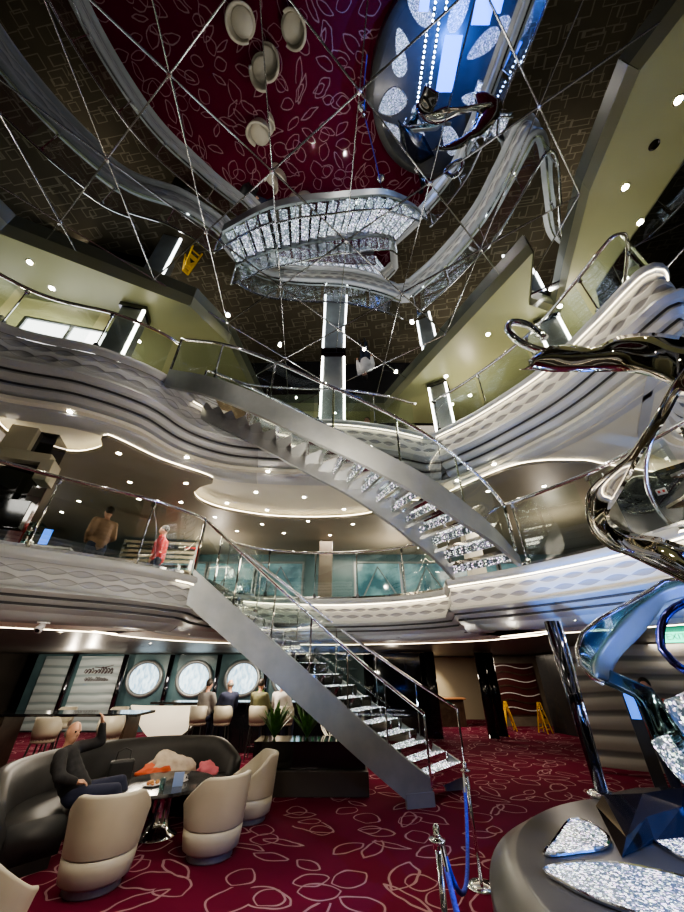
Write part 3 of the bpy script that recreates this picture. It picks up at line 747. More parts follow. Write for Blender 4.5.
ob('cup', lathe([(.0,.008),(.025,.008),(.04,.07),(.036,.07),(.022,.014),(0,.014)], 20), M['white_plastic'], cu, True)
ob('handle', T([(.036,0,.06),(.06,0,.055),(.06,0,.03),(.03,0,.02)], .005, 6), M['white_plastic'], cu)
gl = empty('drinking_glass', (-2.42,6.25,tz), 0, 'clear tumbler beside the plate on the table', 'glass')
ob('bowl', lathe([(0,0),(.03,0),(.037,.11),(.034,.11),(.028,.008),(0,.008)], 20), M['glass_teal'], gl, True)
tag(ob('menu_card', B((-2.25,6.35,tz+.075),(.13,.012,.15), rx=.12, rz=.3), M['card']), 'pale blue menu card standing on the marble table', 'card')

# curved banquette sofa
sf = empty('curved_sofa', (-2.75,6.45,0), 0, 'charcoal leather curved sofa wrapped round the marble table', 'sofa')
def arc_profile(prof, a0, a1, seg=60, rx=1.0, wav=0):
    bm = bmesh.new(); rows = []
    for k in range(seg+1):
        a = a0+(a1-a0)*k/seg
        e = min(1, min(k, seg-k)/7)
        rows.append([bm.verts.new((math.cos(a)*r*rx, math.sin(a)*r, z*(.72+.28*math.sin(e*math.pi/2)) if z > .5 else z)) for r, z in prof])
    m = len(prof)
    for k in range(seg):
        for j in range(m): bm.faces.new((rows[k][j], rows[k][(j+1)%m], rows[k+1][(j+1)%m], rows[k+1][j]))
    bm.faces.new(rows[0]); bm.faces.new(rows[-1][::-1]); bmesh.ops.recalc_face_normals(bm, faces=bm.faces); return bm
a0s, a1s = R(55), R(232)
ob('backrest', arc_profile([(1.42,.34),(1.50,.70),(1.54,.84),(1.62,.88),(1.70,.86),(1.74,.78),(1.68,.30),(1.60,.06),(1.40,.06)], a0s, a1s), M['leather_dark'], sf, True)
ob('seat', arc_profile([(.86,.10),(.85,.38),(.90,.43),(1.0,.45),(1.44,.44),(1.44,.10)], a0s, a1s), M['leather_dark'], sf, True)
ob('plinth', arc_profile([(.92,0),(.92,.10),(1.62,.10),(1.62,0)], a0s, a1s), M['black_plastic'], sf)

# cream coat, pink scarf, bag on the sofa
def heap(name, loc, size, m, label, cat, seed, rz=0, parent=None):
    bm = bmesh.new(); bmesh.ops.create_icosphere(bm, subdivisions=4, radius=1)
    for v in bm.verts:
        n = noise.noise(v.co*1.6+Vector((seed,0,0)))*.35+noise.noise(v.co*4+Vector((seed,3,0)))*.12
        v.co *= 1+n; v.co.z = max(v.co.z, -.35)
        v.co = Vector((v.co.x*size[0], v.co.y*size[1], (v.co.z+.35)*size[2]))
    o = ob(name, bm, m, parent, True); o.location = loc; o.rotation_euler.z = rz
    if label: tag(o, label, cat)
    return o
ct = heap('coat', (-2.85,7.52,.45), (.40,.22,.20), M['cream_cloth'], 'rumpled cream coat with orange lining lying on the dark sofa', 'coat', 1.5, .15)
heap('lining', (-.12,-.03,-.0), (.34,.24,.12), M['orange_cloth'], None, None, 4.2, .1, ct)
heap('scarf', (-2.22,7.50,.45), (.17,.11,.12), M['pink_cloth'], 'bunched pink scarf on the sofa right of the cream coat', 'scarf', 8.3)
bg = empty('handbag', (-3.42,7.05,.45), .6, 'black handbag with a loop handle on the sofa', 'bag')
ob('body', B((0,0,.13),(.34,.14,.26)), M['leather_dark'], bg, bev=.03)
ob('handle', T([(-.1,0,.25),(-.09,0,.36),(0,0,.4),(.09,0,.36),(.1,0,.25)], .01, 6), M['leather_dark'], bg)
exec_people = None

# ------------------------------------------------------------------ people
def blob(name, parts, m, parent, vox=.02, sm=6):
    bm = bmesh.new()
    for p in parts:
        if p[0] == 'c':       # tapered capsule chain: points, radii
            pts, rr = [Vector(q) for q in p[1]], p[2]
            for i in range(len(pts)-1):
                a, b = pts[i], pts[i+1]; L_ = (b-a).length; n = max(2, int(L_/(min(rr[i], rr[i+1])*.5)))
                for k in range(n+1):
                    t = k/n; bmesh.ops.create_icosphere(bm, subdivisions=2, radius=rr[i]*(1-t)+rr[i+1]*t, matrix=Matrix.Translation(a.lerp(b, t)))
        else:                 # ellipsoid: centre, radii, euler
            mt = Matrix.Translation(p[1]) @ (p[3] if len(p) > 3 else Matrix.Identity(4)) @ Matrix.Diagonal((*p[2],1))
            bmesh.ops.create_icosphere(bm, subdivisions=3, radius=1, matrix=mt)
    o = ob(name, bm, m, parent, True)
    r_ = o.modifiers.new('remesh', 'REMESH'); r_.mode = 'VOXEL'; r_.voxel_size = vox; r_.use_smooth_shade = True
    s = o.modifiers.new('smooth', 'SMOOTH'); s.factor = .5; s.iterations = sm
    return o
def person(name, loc, rz, label, J, top, bottom, hair, shoes=None, vox=.022, hands=True, bald=False, sk='skin', hatc=None):
    """J: joints in local metres, facing +x. pelvis, chest, neck, head, sh(l/r), el, wr, hip, kn, an"""
    root = empty(name, loc, rz, label, 'person')
    V = {k: Vector(v) for k, v in J.items()}
    hd = V['head']; f = V.get('face', Vector((1,0,0))).normalized(); up = (hd-V['neck']).normalized(); rt = f.cross(up).normalized(); f = up.cross(rt).normalized()
    rotm = Matrix((f, rt, up)).transposed().to_4x4()
    P = [('c', [V['pelvis'], V['chest'], V['neck']], [.13,.13,.055]),
         ('c', [V['neck']-up*.03, hd-up*.06], [.056,.052]),
         ('e', hd, (.098,.078,.118), rotm), ('e', hd+f*.03-up*.07, (.062,.055,.055), rotm),
         ('e', hd+f*.108-up*.02, (.018,.014,.022), rotm), ('e', hd+f*.085+up*.025, (.02,.045,.012), rotm),
         ('e', hd+rt*.08-up*.01, (.018,.012,.03), rotm), ('e', hd-rt*.08-up*.01, (.018,.012,.03), rotm),
         ('e', hd+f*.092-up*.065, (.012,.024,.009), rotm)]
    for s in 'lr':
        P += [('c', [V['sh'+s], V['el'+s], V['wr'+s]], [.055,.043,.03]), ('c', [V['hip'+s], V['kn'+s], V['an'+s]], [.085,.06,.042])]
        # palm, fingers and thumb
        w = V['wr'+s]; d = (V['wr'+s]-V['el'+s]).normalized(); 
        if 'hd'+s in V: d = V['hd'+s].normalized()
        side = d.cross(Vector((0,0,1))); side = side.normalized() if side.length > .1 else Vector((0,1,0)); nrm = side.cross(d).normalized()
        P.append(('c', [w, w+d*.075], [.028,.03]))
        P.append(('c', [w+d*.04+side*.02, w+d*.085+side*.02], [.02,.016])); P.append(('c', [w+d*.04-side*.02, w+d*.085-side*.02], [.02,.016]))
        if hands:
            for q, ln in zip((-1.5,-.5,.5,1.5), (.06,.075,.07,.055)):
                b0 = w+d*.085+side*q*.02; P.append(('c', [b0, b0+d*ln*.5-nrm*.008, b0+d*ln*.85-nrm*.035], [.0095,.009,.008]))
            sg = -1 if s == 'l' else 1
            P.append(('c', [w+d*.03+side*.03*sg, w+d*.06+side*.055*sg, w+d*.085+side*.06*sg], [.013,.011,.009]))
    blob('body', P, M[sk], root, min(vox, .012 if hands else .02), 4)
    # jacket
    ct_ = [('c', [V['pelvis']+Vector((0,0,.02)), V['pelvis'].lerp(V['chest'],.55), V['chest']], [.168,.165,.165]),
           ('e', V['chest']+Vector((0,0,.05)), (.13,.20,.10)),
           ('c', [V['shl'], V['chest']+Vector((0,0,.1)), V['shr']], [.078,.09,.078]),
           ('e', V['pelvis'].lerp(V['chest'],.3), (.15,.19,.14))]
    for s in 'lr': ct_.append(('c', [V['sh'+s], V['el'+s], V['wr'+s]-(V['wr'+s]-V['el'+s]).normalized()*.02], [.082,.066,.05]))
    blob('jacket', ct_, M[top], root, vox, 3)
    tr = [('e', V['pelvis']-Vector((0,0,.01)), (.15,.175,.12))]
    for s in 'lr': tr.append(('c', [V['hip'+s], V['kn'+s], V['an'+s]], [.108,.08,.065]))
    blob('trousers', tr, M[bottom], root, vox, 3)
    for s in 'lr':
        a = V['an'+s]; kd = Vector((1,0,0)) if 'ft'+s not in V else V['ft'+s].normalized()
        blob('shoe', [('c', [a-kd*.03-Vector((0,0,.03)), a+kd*.15-Vector((0,0,.04))], [.045,.038])], M['black_plastic'], root, .015, 3)
    if hair and not bald:
        blob('hair', [('e', hd-f*.022+up*.028, (.100,.088,.108), rotm)], M[hair], root, .015, 2)
    elif bald:
        blob('hair', [('e', hd-f*.035-up*.02, (.075,.083,.06), rotm)], M['hair_grey'], root, .012, 2)
    if hands:
        for q in (-1, 1):
            bm = bmesh.new(); bmesh.ops.create_icosphere(bm, subdivisions=2, radius=.012, matrix=Matrix.Translation(hd+f*.088+rt*.033*q+up*.004))
            ob('eye', bm, M['black_gloss'], root, True)
    return root
stand = dict(pelvis=(0,0,.95), chest=(.0,0,1.32), neck=(0,0,1.50), head=(.02,0,1.66), shl=(0,.19,1.42), shr=(0,-.19,1.42), ell=(-.03,.25,1.14), elr=(-.03,-.25,1.14),
             wrl=(.08,.24,.90), wrr=(.08,-.24,.90), hipl=(0,.09,.92), hipr=(0,-.09,.92), knl=(.03,.1,.5), knr=(0,-.1,.5), anl=(-.02,.1,.08), anr=(-.02,-.1,.08))
def seated(h=.45, **k):
    d = dict(pelvis=(0,0,h+.10), chest=(-.04,0,h+.47), neck=(-.04,0,h+.64), head=(0,0,h+.80), shl=(-.04,.19,h+.56), shr=(-.04,-.19,h+.56), ell=(.06,.26,h+.3), elr=(.06,-.26,h+.3),
             wrl=(.3,.15,h+.3), wrr=(.3,-.15,h+.3), hipl=(.02,.09,h+.08), hipr=(.02,-.09,h+.08), knl=(.44,.12,h+.08), knr=(.44,-.12,h+.08), anl=(.42,.12,max(.08,h-.37)), anr=(.42,-.12,max(.08,h-.37)))
    d.update(k); return d
# man on the sofa
seat = .45
person('person', (-3.54,6.0,0), R(8), 'bald person in black jacket reclining on the dark sofa with one hand raised',
       dict(pelvis=(.12,0,.56), chest=(-.12,0,.86), neck=(-.17,.02,1.02), head=(-.16,.04,1.17), face=(.85,-.5,-.05), shl=(-.12,.20,.98), shr=(-.12,-.20,.96),
            ell=(.12,.34,1.02), wrl=(.10,.26,1.24), hdl=(-.2,-.1,.6), elr=(.02,-.36,.78), wrr=(.16,-.20,.70), hdr=(.9,.45,-.1),
            hipl=(.14,.1,.54), hipr=(.14,-.1,.54), knl=(.58,.16,.62), knr=(.60,-.04,.58), anl=(.78,.16,.18), anr=(.82,.0,.12)),
       'cloth_black', 'cloth_navy', None, bald=True, vox=.018)
person('person', (-5.05,6.95,Z2-.06), R(150), 'person in tan jacket and jeans seen from behind on the middle deck', stand | dict(wrl=(.22,.14,1.05), wrr=(.22,-.14,1.05)), 'cloth_tan', 'jeans', 'hair', hands=False)
person('person', (-4.35,8.1,Z2-.06), R(200), 'person in bright red top behind the railing at stair head', stand, 'cloth_red', 'cloth_navy', 'hair', hands=False)
person('person', (.72,7.75,Z3-.06), R(250), 'person in white shirt standing on the upper deck behind the lit column', stand, 'cloth_white', 'jeans', 'hair', hands=False)

# ------------------------------------------------------------------ bar stools and high tables
def build_stool():
    root = empty('bar_stool')
    bm = bmesh.new(); rows = []; seg = 20
    for k in range(seg+1):
        a = R(75)+R(210)*k/seg; e = math.sin(math.pi*k/seg)
        zt = .86+.24*min(1, e*1.6); rows.append([bm.verts.new((math.cos(a)*r, math.sin(a)*r, z)) for r, z in ((.21,.72),(.235,.86),(.25,zt),(.215,zt),(.195,.78))])
    for k in range(seg):
        for j in range(5): bm.faces.new((rows[k][j], rows[k][(j+1)%5], rows[k+1][(j+1)%5], rows[k+1][j]))
    bm.faces.new(rows[0]); bm.faces.new(rows[-1][::-1]); bmesh.ops.recalc_face_normals(bm, faces=bm.faces)
    ob('backrest', bm, M['leather_cream'], root, True)
    ob('seat', lathe([(0,.68),(.18,.68),(.21,.70),(.215,.75),(.19,.78),(0,.785)], 24), M['leather_cream'], root, True)
    for sx in (-1,1):
        for sy in (-1,1): ob('leg', T([(.14*sx,.14*sy,.69),(.20*sx,.20*sy,0)], [.018,.013], 6), M['black_plastic'], root)
    ob('footrest', T([(.175,.175,.28),(.175,-.175,.28),(-.175,-.175,.28),(-.175,.175,.28),(.175,.175,.28)], .009, 6), M['chrome'], root)
    return root
stl = build_stool()
st_list = [(209,'bar'),(229,'bar'),(260,'bar'),(283,'bar')]
k = 0
names = ['first from the left at the long bar','second from the left at the long bar','third from the left at the long bar','fourth from left at the long bar, beneath the stair']
def place_stool(x, y, rz, label, group):
    global k
    o = stl if k == 0 else copy_tree(stl); k += 1
    o.location = (x, y, 0); o.rotation_euler.z = rz; tag(o, label, 'bar stool', group); return o
YB = 11.2
xs_bar = [-3.75,-3.12,-2.2,-1.5]
for x, nm in zip(xs_bar, names): place_stool(x, YB, R(90), 'cream bar stool, '+nm, 'cream stools at the long bar')
left_st = [((-8.0,8.9),R(20),'cream bar stool at the far left, left of the dark high table'),((-7.1,8.4),R(60),'cream bar stool in front of left end of dark high table'),
           ((-5.9,8.7),R(100),'cream bar stool in front of the dark high table, near its middle'),((-4.75,8.9),R(120),'cream bar stool at right end of the dark high table'),
           ((-6.9,10.6),R(-90),'cream bar stool behind the dark high table, left one'),((-5.6,10.6),R(-90),'cream bar stool behind the dark high table, right one'),
           ((-7.9,7.4),R(10),'cream bar stool nearest the dark red armchair on the left')]
for (x,y), a, lb in left_st: place_stool(x, y, a, lb, 'cream stools at the high table')
ht = empty('high_table', (-6.1,9.7,0), 0, 'long dark wooden high table with stools round it', 'table')
ob('tabletop', B((0,0,1.06),(3.3,.9,.05)), M['black_gloss'], ht, bev=.01)
for s in (-1,1): ob('leg', B((s*1.35,0,.52),(.10,.6,1.03)), M['wood'], ht)
# the long bar
br = empty('long_bar', (-2.6,12.2,0), 0, 'long bar counter with a curved backlit cream front', 'bar')
ob('counter_top', B((0,0,1.1),(5.6,.7,.05)), M['black_gloss'], br, bev=.01)
ob('bar_body', B((0.3,.05,.54),(5.0,.5,1.07)), M['black_gloss'], br)
bm = bmesh.new(); rows = []
for i in range(25):
    t = i/24; x = -3.3+2.2*t; zb = 1.0-.75*math.sin(math.pi*min(1,t*1.15)*.87)
    rows.append((bm.verts.new((x, -.36-.25*math.sin(math.pi*t), 1.06)), bm.verts.new((x, -.30-.1*math.sin(math.pi*t), max(.25,zb)))))
for i in range(24): bm.faces.new((rows[i][0], rows[i+1][0], rows[i+1][1], rows[i][1]))
o = ob('backlit_front', bm, M['bar_glow'], br, True); o.modifiers.new('s','SOLIDIFY').thickness = .03
people_bar = [(-3.62,-3.75,'cloth_grey','hair','person with long dark hair seated at the bar, leftmost of the four'),
              (-3.05,-3.1,'cloth_navy',None,'balding person in dark jacket seated at the bar talking to neighbour'),
              (-2.2,-2.2,'cloth_olive','hair','person in olive jacket seated at the bar with their back turned'),
              (-1.62,-1.55,'cloth_white','hair','person in white shirt seated at the bar nearest the stair')]
for x, _, c, h, lb in people_bar:
    person('person', (x, YB+.05, 0), R(70 if c != 'cloth_navy' else 130), lb, seated(.76), c, 'cloth_navy', h, hands=False, bald=h is None, vox=.028)
# bottles on the bar
bt = bmesh.new()
b0 = empty('bottle', (0,0,0)); ob('glass', lathe([(0,0),(.035,0),(.037,.02),(.037,.17),(.014,.22),(.013,.29),(0,.29)], 12), M['bottle_green'], b0, True); ob('cap', lathe([(0,.29),(.015,.29),(.015,.31),(0,.31)], 8), M['black_plastic'], b0)
for i in range(9):
    o = b0 if i == 0 else copy_tree(b0); o.location = (-1.5+i*.17, 12.35, 1.127); tag(o, 'green glass bottle standing in the row on the bar top', 'bottle', 'bottles on the bar top')
# maroon armchair, far left
ac = empty('high_back_armchair', (-8.9,8.6,0), R(-20), 'dark maroon high backed armchair at the left edge of the lounge', 'armchair')
bm = bmesh.new(); bmesh.ops.create_uvsphere(bm, u_segments=24, v_segments=16, radius=1, matrix=Matrix.Translation((-.25,0,.85)) @ Matrix.Diagonal((.2,.42,.62,1)))
ob('backrest', bm, M['maroon_leather'], ac, True)
ob('seat', B((.05,0,.38),(.6,.62,.2)), M['maroon_leather'], ac, bev=.05)
for s in (-1,1):
    ob('armrest', B((.05,s*.36,.5),(.6,.12,.28)), M['maroon_leather'], ac, bev=.05)
    for q in (-1,1): ob('leg', T([(.05+q*.25,s*.28,.28),(.05+q*.27,s*.3,0)], .02, 6), M['black_plastic'], ac)

# ------------------------------------------------------------------ far lobby wall
YW = 15.6
tag(ob('wall_far', B((-5.3,YW+.1,1.21),(13.4,.1,2.42)), M['teal_wall']), kind='structure')
def porthole(i, x, z, w, h):
    t = tag(ob('window_%d' % (20+i), lathe([(0,0),(1,0),(1,.03),(0,.03)], 40), M['porthole']), kind='structure')
    t.location = (x, YW+.0, z); t.rotation_euler = (R(90),0,0); t.scale = (w/2, h/2, 1)
    f = ob('window_frame', lathe([(.96,-.02),(.98,.07),(1.12,.09),(1.22,.05),(1.22,-.02)], 40), M['steel'], t, True)
    
for i, x in enumerate((-7.55,-5.65,-3.8,-2.0)): porthole(i, x, 1.62, 1.15, 1.0)
for i, (x0, x1) in enumerate(((-11.6,-10.55),(-10.2,-8.55))):
    t = tag(ob('wall_panel_%d' % (i+1), B(((x0+x1)/2,YW,1.2),(x1-x0,.06,2.3)), M['wave_wall']), kind='structure')
for i, x in enumerate((-10.38,-8.4,-6.6,-4.75,-2.9)):
    c = empty('chrome_pillar', (x,YW-.15,0), 0, 'slim polished pillar between portholes on the far wall', 'pillar', 'slim pillars on the far wall')
    ob('shaft', T([(0,0,0),(0,0,2.4)], .09, 12), M['dark_chrome'], c, True); ob('base', lathe([(0,0),(.13,0),(.13,.08),(0,.08)], 16), M['chrome'], c)
# script sign : flowing handwritten strokes, unreadable from here
sg = empty('script_sign', (-9.35,YW-.06,1.75), 0, 'dark handwritten style lettering on the pale wavy wall panel', 'sign')
def scribble(y0, n, h, L_, seed, r_=.014):
    rnd = random.Random(seed); pts = [(-L_/2,0,y0)]
    for i in range(n):
        x = -L_/2+L_*(i+.5)/n; hh = h*rnd.uniform(.5,1.2)
        pts += [(x-.02,0,y0+hh),(x+.03,0,y0+hh*.6),(x-.01,0,y0-h*.2*rnd.random()),(x+.05,0,y0+.02)]
    return T(catmull(pts, .02), r_, 5)
ob('lettering', scribble(.05,9,.16,1.1,3), M['sign_text'], sg); ob('lettering', scribble(-.2,9,.10,.9,5,.01), M['sign_text'], sg)
ob('underline', T(catmull([(-.2,0,.24),(.1,0,.22),(.5,0,.3)], .05), .012, 5), M['sign_text'], sg)

# right part of the far lobby: dark marble piers, lit opening, stone wall, art
tag(ob('wall_pier', B((2.2,14.6,1.21),(2.2,.5,2.42)), M['black_gloss']), kind='structure')
tag(ob('wall_niche', B((4.1,19.4,1.21),(5.2,.1,2.42)), M['room_wall']), kind='structure')
for i, (x,y,lb) in enumerate(((3.05,13.9,'glossy black column left of the lit opening'),(4.85,14.0,'glossy black column right of the lit opening'),(5.3,14.4,'glossy black column beside brown stone wall'),(.9,13.6,'glossy black column behind the stair railing'))):
    c = empty('black_column', (x,y,0), 0, lb, 'column'); ob('shaft', T([(0,0,0),(0,0,2.42)], .17, 20), M['black_gloss'], c, True); ob('ring', lathe([(0,0),(.2,0),(.2,.06),(0,.06)], 20), M['chrome'], c)
tag(ob('wall_stone', B((7.15,17.2,1.21),(2.7,.12,2.42)), M['stone']), kind='structure')
ar = empty('wave_artwork', (7.25,17.115,1.25), 0, 'dark red panel with white wavy strips on the brown stone wall', 'artwork')
ob('backing', B((0,0,0),(1.75,.05,1.75)), M['art_red'], ar)
for i in range(7):
    z = -.72+i*.24; bm = bmesh.new(); rr = []
    for q in range(25):
        x = -.85+1.7*q/24; w = .07*math.sin(q/24*2*math.pi+.6*0)+.03*(q/24); rr.append((bm.verts.new((x,-.05,z+w)), bm.verts.new((x,-.05,z+w+(.05 if i%2 else .03)))))
    for q in range(24): bm.faces.new((rr[q][0], rr[q+1][0], rr[q+1][1], rr[q][1]))
    ob('wavy_strip', bm, M['white_plastic'] if i % 2 == 0 else M['wood'], ar).modifiers.new('s','SOLIDIFY').thickness = .03
wr = [(7.6,15.6),(8.3,13.2),(8.9,11.2),(9.4,8.0),(9.6,3)]
bm = bmesh.new()
for i in range(len(wr)-1):
    p, q = wr[i], wr[i+1]; bm.faces.new([bm.verts.new(v) for v in ((p[0],p[1],0),(q[0],q[1],0),(q[0],q[1],2.42),(p[0],p[1],2.42))])
bmesh.ops.remove_doubles(bm, verts=bm.verts, dist=1e-4)
tag(ob('wall_right', bm, M['dark']), kind='structure')
tag(ob('wall_wave_reflected', B((6.95,9.2,1.25),(3.4,.12,2.3), rz=-.55), M['wave_blackwall']), kind='structure')  # solid wavy wall put where the staircase only mirrors one
# desk and person in the lit opening
dk = empty('reception_desk', (3.9,17.2,0), 0, 'orange brown wooden desk inside the lit opening', 'desk')
ob('desk_top', B((0,0,.9),(2.2,.6,.05)), mat('orange_wood', (.35,.16,.07), .4), dk, bev=.01); ob('desk_body', B((0,0,.44),(2.0,.5,.87)), M['wood'], dk)
person('person', (3.4,16.4,0), R(60), 'person in blue top standing at the desk in lit opening', stand, 'cloth_blue', 'cloth_navy', 'hair', hands=False, vox=.03)

# wet floor signs
def build_sign():
    root = empty('wet_floor_sign')
    for s, nm in ((-1,'front_panel'),(1,'rear_panel')):
        bm = bmesh.new(); h, w0, w1 = .88, .17, .30
        def at(u, z): return Vector((u, s*(.17*(1-z/h)+.01), z))
        # frame with cut-outs: two legs, crossbars and top
        for u in (-1, 1): tube(bm, [at(u*w1/2*.9, 0), at(u*w0/2*.8, h)], [.022,.022], 4)
        for z0, z1 in ((.10,.14),(.26,.62),(.70,.74),(.84,.88)):
            f0 = (w1+(w0-w1)*z0/h)/2*.85; f1 = (w1+(w0-w1)*z1/h)/2*.85
            vs = [bm.verts.new(at(-f0,z0)), bm.verts.new(at(f0,z0)), bm.verts.new(at(f1,z1)), bm.verts.new(at(-f1,z1))]; bm.faces.new(vs)
        o = ob(nm, bm, M['yellow'], root); o.modifiers.new('s','SOLIDIFY').thickness = .02
        bm = bmesh.new(); c = [at(0,.54), at(-.07,.42), at(.07,.42)]; vs = [bm.verts.new(p+Vector((0,s*.014,0))) for p in c]; bm.faces.new(vs)
        ob('warning_triangle', bm, M['black_plastic'], o).modifiers.new('s','SOLIDIFY').thickness = .004
    return root
ws = build_sign(); ws.location = az(546,733,0); ws.rotation_euler.z = .5; tag(ws, 'yellow folding wet floor sign on the red carpet before the brown wall', 'floor sign')
w2 = copy_tree(ws); w2.location = (6.2,16.0,0); w2.rotation_euler.z = 1.5; tag(w2, 'yellow folding wet floor sign seen edge on, left of the other', 'floor sign')
w3 = copy_tree(ws); w3.location = (-4.0,4.9,Z3-.06); w3.rotation_euler.z = .9; tag(w3, 'yellow wet floor sign on the upper deck, reflected in the mirrored ceiling', 'floor sign')

# ------------------------------------------------------------------ planter plinth under the stair
pt = empty('planter', (-.62,8.35,0), 0, 'long black planter with green plants under the lower stair', 'planter')
ob('plinth', B((0,.35,.17),(2.2,.9,.34)), M['dark_ceil'], pt, bev=.01)
ob('glass_box', B((0,.4,.54),(2.1,.7,.40)), M['black_gloss'], pt)
def plant(x, y, z, n, h, seed, label):
    root = empty('leafy_plant', (x,y,z), 0, label, 'plant'); rnd = random.Random(seed); bm = bmesh.new()
    for i in range(n):
        a = rnd.uniform(0, 6.28); ln = h*rnd.uniform(.6,1); w = .03*rnd.uniform(.7,1.3); out = rnd.uniform(.25,.8); prev = None
        for q in range(6):
            t = q/5; p = Vector((math.cos(a)*ln*out*t, math.sin(a)*ln*out*t, ln*(t-.45*out*t*t))); sd = Vector((-math.sin(a), math.cos(a), 0))*w*math.sin(math.pi*(.12+.86*t))
            cur = (bm.verts.new(p-sd), bm.verts.new(p+sd))
            if prev: bm.faces.new((prev[0], prev[1], cur[1], cur[0]))
            prev = cur
    ob('leaves', bm, M['leaf'], root); ob('stem', T([(0,0,0),(0,0,h*.4)], .015, 6), M['wood'], root)
plant(-1.35,8.75,.74,46,.75,1,'dark green leafy plant at left end of black planter')
plant(-.7,8.8,.74,46,.8,2,'green leafy plant in the middle of black planter')
plant(.0,8.75,.74,60,.62,3,'bright green leafy plant in planter right under the stair stringer')
plant(-2.4,12.0,1.13,14,.45,5,'small bright green plant standing on the bar')
lp = empty('globe_lamp', (-.12,9.3,.02), 0, 'round wire globe lamp behind the planter under the stair', 'lamp')
bm = bmesh.new()
for i in range(6):
    a = i*math.pi/6; tube(bm, [(math.cos(a)*.34*math.sin(q*math.pi/12), math.sin(a)*.34*math.sin(q*math.pi/12), .95+.34*math.cos(q*math.pi/12)) for q in range(0,25)], .008, 4)
ob('shade', bm, M['bar_glow'], lp); ob('pole', T([(0,0,0),(0,0,.62)], .03, 8), M['chrome'], lp)

# ------------------------------------------------------------------ stanchions and ropes
def build_stanchion(h):
    root = empty('rope_stanchion')
    ob('base', lathe([(0,0),(.16,0),(.165,.012),(.10,.035),(.03,.05),(0,.05)], 32), M['chrome'], root, True)
    ob('pole', T([(0,0,.04),(0,0,h-.08)], .02, 14), M['chrome'], root, True)
    ob('collar', lathe([(.02,h-.12),(.035,h-.12),(.035,h-.1),(.055,h-.09),(.055,h-.075),(.03,h-.07),(.03,h-.06)], 20), M['chrome'], root, True)
    ob('finial', lathe([(0,h+.0),(.012,h),(.024,h-.02),(.02,h-.05),(.03,h-.06),(0,h-.06)], 16), M['chrome'], root, True)
    return root
s1 = build_stanchion(.98); s1.location = az(482,887,0); tag(s1, 'chrome rope stanchion on the red carpet, round base in view', 'stanchion')
s2 = copy_tree(s1); s2.location = (.66,3.42,0); tag(s2, 'chrome rope stanchion at the bottom edge, its base out of view', 'stanchion')
def rope(p, q, sag, label):
    p, q = Vector(p), Vector(q); pts = []
    for i in range(25):
        t = i/24; v = p.lerp(q, t); v.z -= sag*math.sin(math.pi*t)**.8; pts.append(v)
    root = empty('barrier_rope', p, 0, label, 'rope'); pts = [v-p for v in pts]
    ob('cord', T(pts[1:-1], .018, 8), M['rope'], root, True)
    for a, b in ((0,2),(-1,-3)): ob('hook', T([pts[a], pts[b]], .014, 8), M['chrome'], root)
L1 = s1.location; L2 = s2.location
rope((L1.x-.03,L1.y-.02,.88), (L2.x+.04,L2.y+.04,.88), .52, 'twisted blue barrier rope hanging between the two stanchions')
rope((L2.x+.02,L2.y-.04,.88), (.75,2.2,.85), .4, 'twisted blue barrier rope leading down out of the bottom edge')

# ------------------------------------------------------------------ crystal stage
SC = Vector((3.1,2.85,0)); ZS = .80
sg = empty('round_stage', SC, 0, 'low round metal stage with crystal filled petal windows at lower right', 'stage')
ob('drum', lathe([(0,0),(2.14,0),(2.2,.05),(2.2,.66)], 96), M['stage_rim'], sg, True)
ob('rim', lathe([(2.2,.66),(2.19,.69),(2.0,ZS-.01)], 96), M['stage_rim'], sg, True)
ob('top', lathe([(2.0,ZS-.01),(1.98,ZS),(0,ZS)], 96), M['stage'], sg, True).modifiers.new('e','EDGE_SPLIT')
def petal(px, nm='crystal_petal'):
    P = [az(*q, ZS) for q in px]; c = sum(P, Vector())/len(P)
    P = catmull([p-SC for p in P], .05, True)
    o = ob(nm, prism([(p.x,p.y) for p in P], ZS+.002, ZS+.012), M['crystal'], sg)
    rim = bmesh.new(); tube(rim, [(p.x,p.y,ZS+.012) for p in P]+[(P[0].x,P[0].y,ZS+.012)], .012, 6); ob('petal_rim', rim, M['chrome'], o)
petal([(546,857),(556,841),(571,822),(590,825),(609,839),(604,850),(580,854)])
petal([(545,873),(572,866),(610,866),(650,872),(700,886),(720,905),(690,925),(640,918),(590,900),(560,884)])
petal([(646,832),(672,828),(705,834),(720,852),(700,866),(668,852)])
def wpetal(x, y, a, l, w):
    P = []
    for k in range(20):
        t = 2*math.pi*k/20; u = math.cos(t)*l; v = math.sin(t)*w*(1+.35*math.cos(t)); P.append((x+u*math.cos(a)-v*math.sin(a)-SC.x, y+u*math.sin(a)+v*math.cos(a)-SC.y))
    o = ob('crystal_petal', prism(P, ZS+.002, ZS+.012), M['crystal'], sg)
for x, y, a, l, w in ((1.75,2.15,1.1,.42,.2),(2.1,1.5,.5,.4,.17),(3.7,3.9,.9,.5,.22),(4.3,3.0,.1,.5,.2),(3.3,1.3,2.0,.45,.2),(4.1,1.9,-.6,.45,.2)): wpetal(x,y,a,l,w)
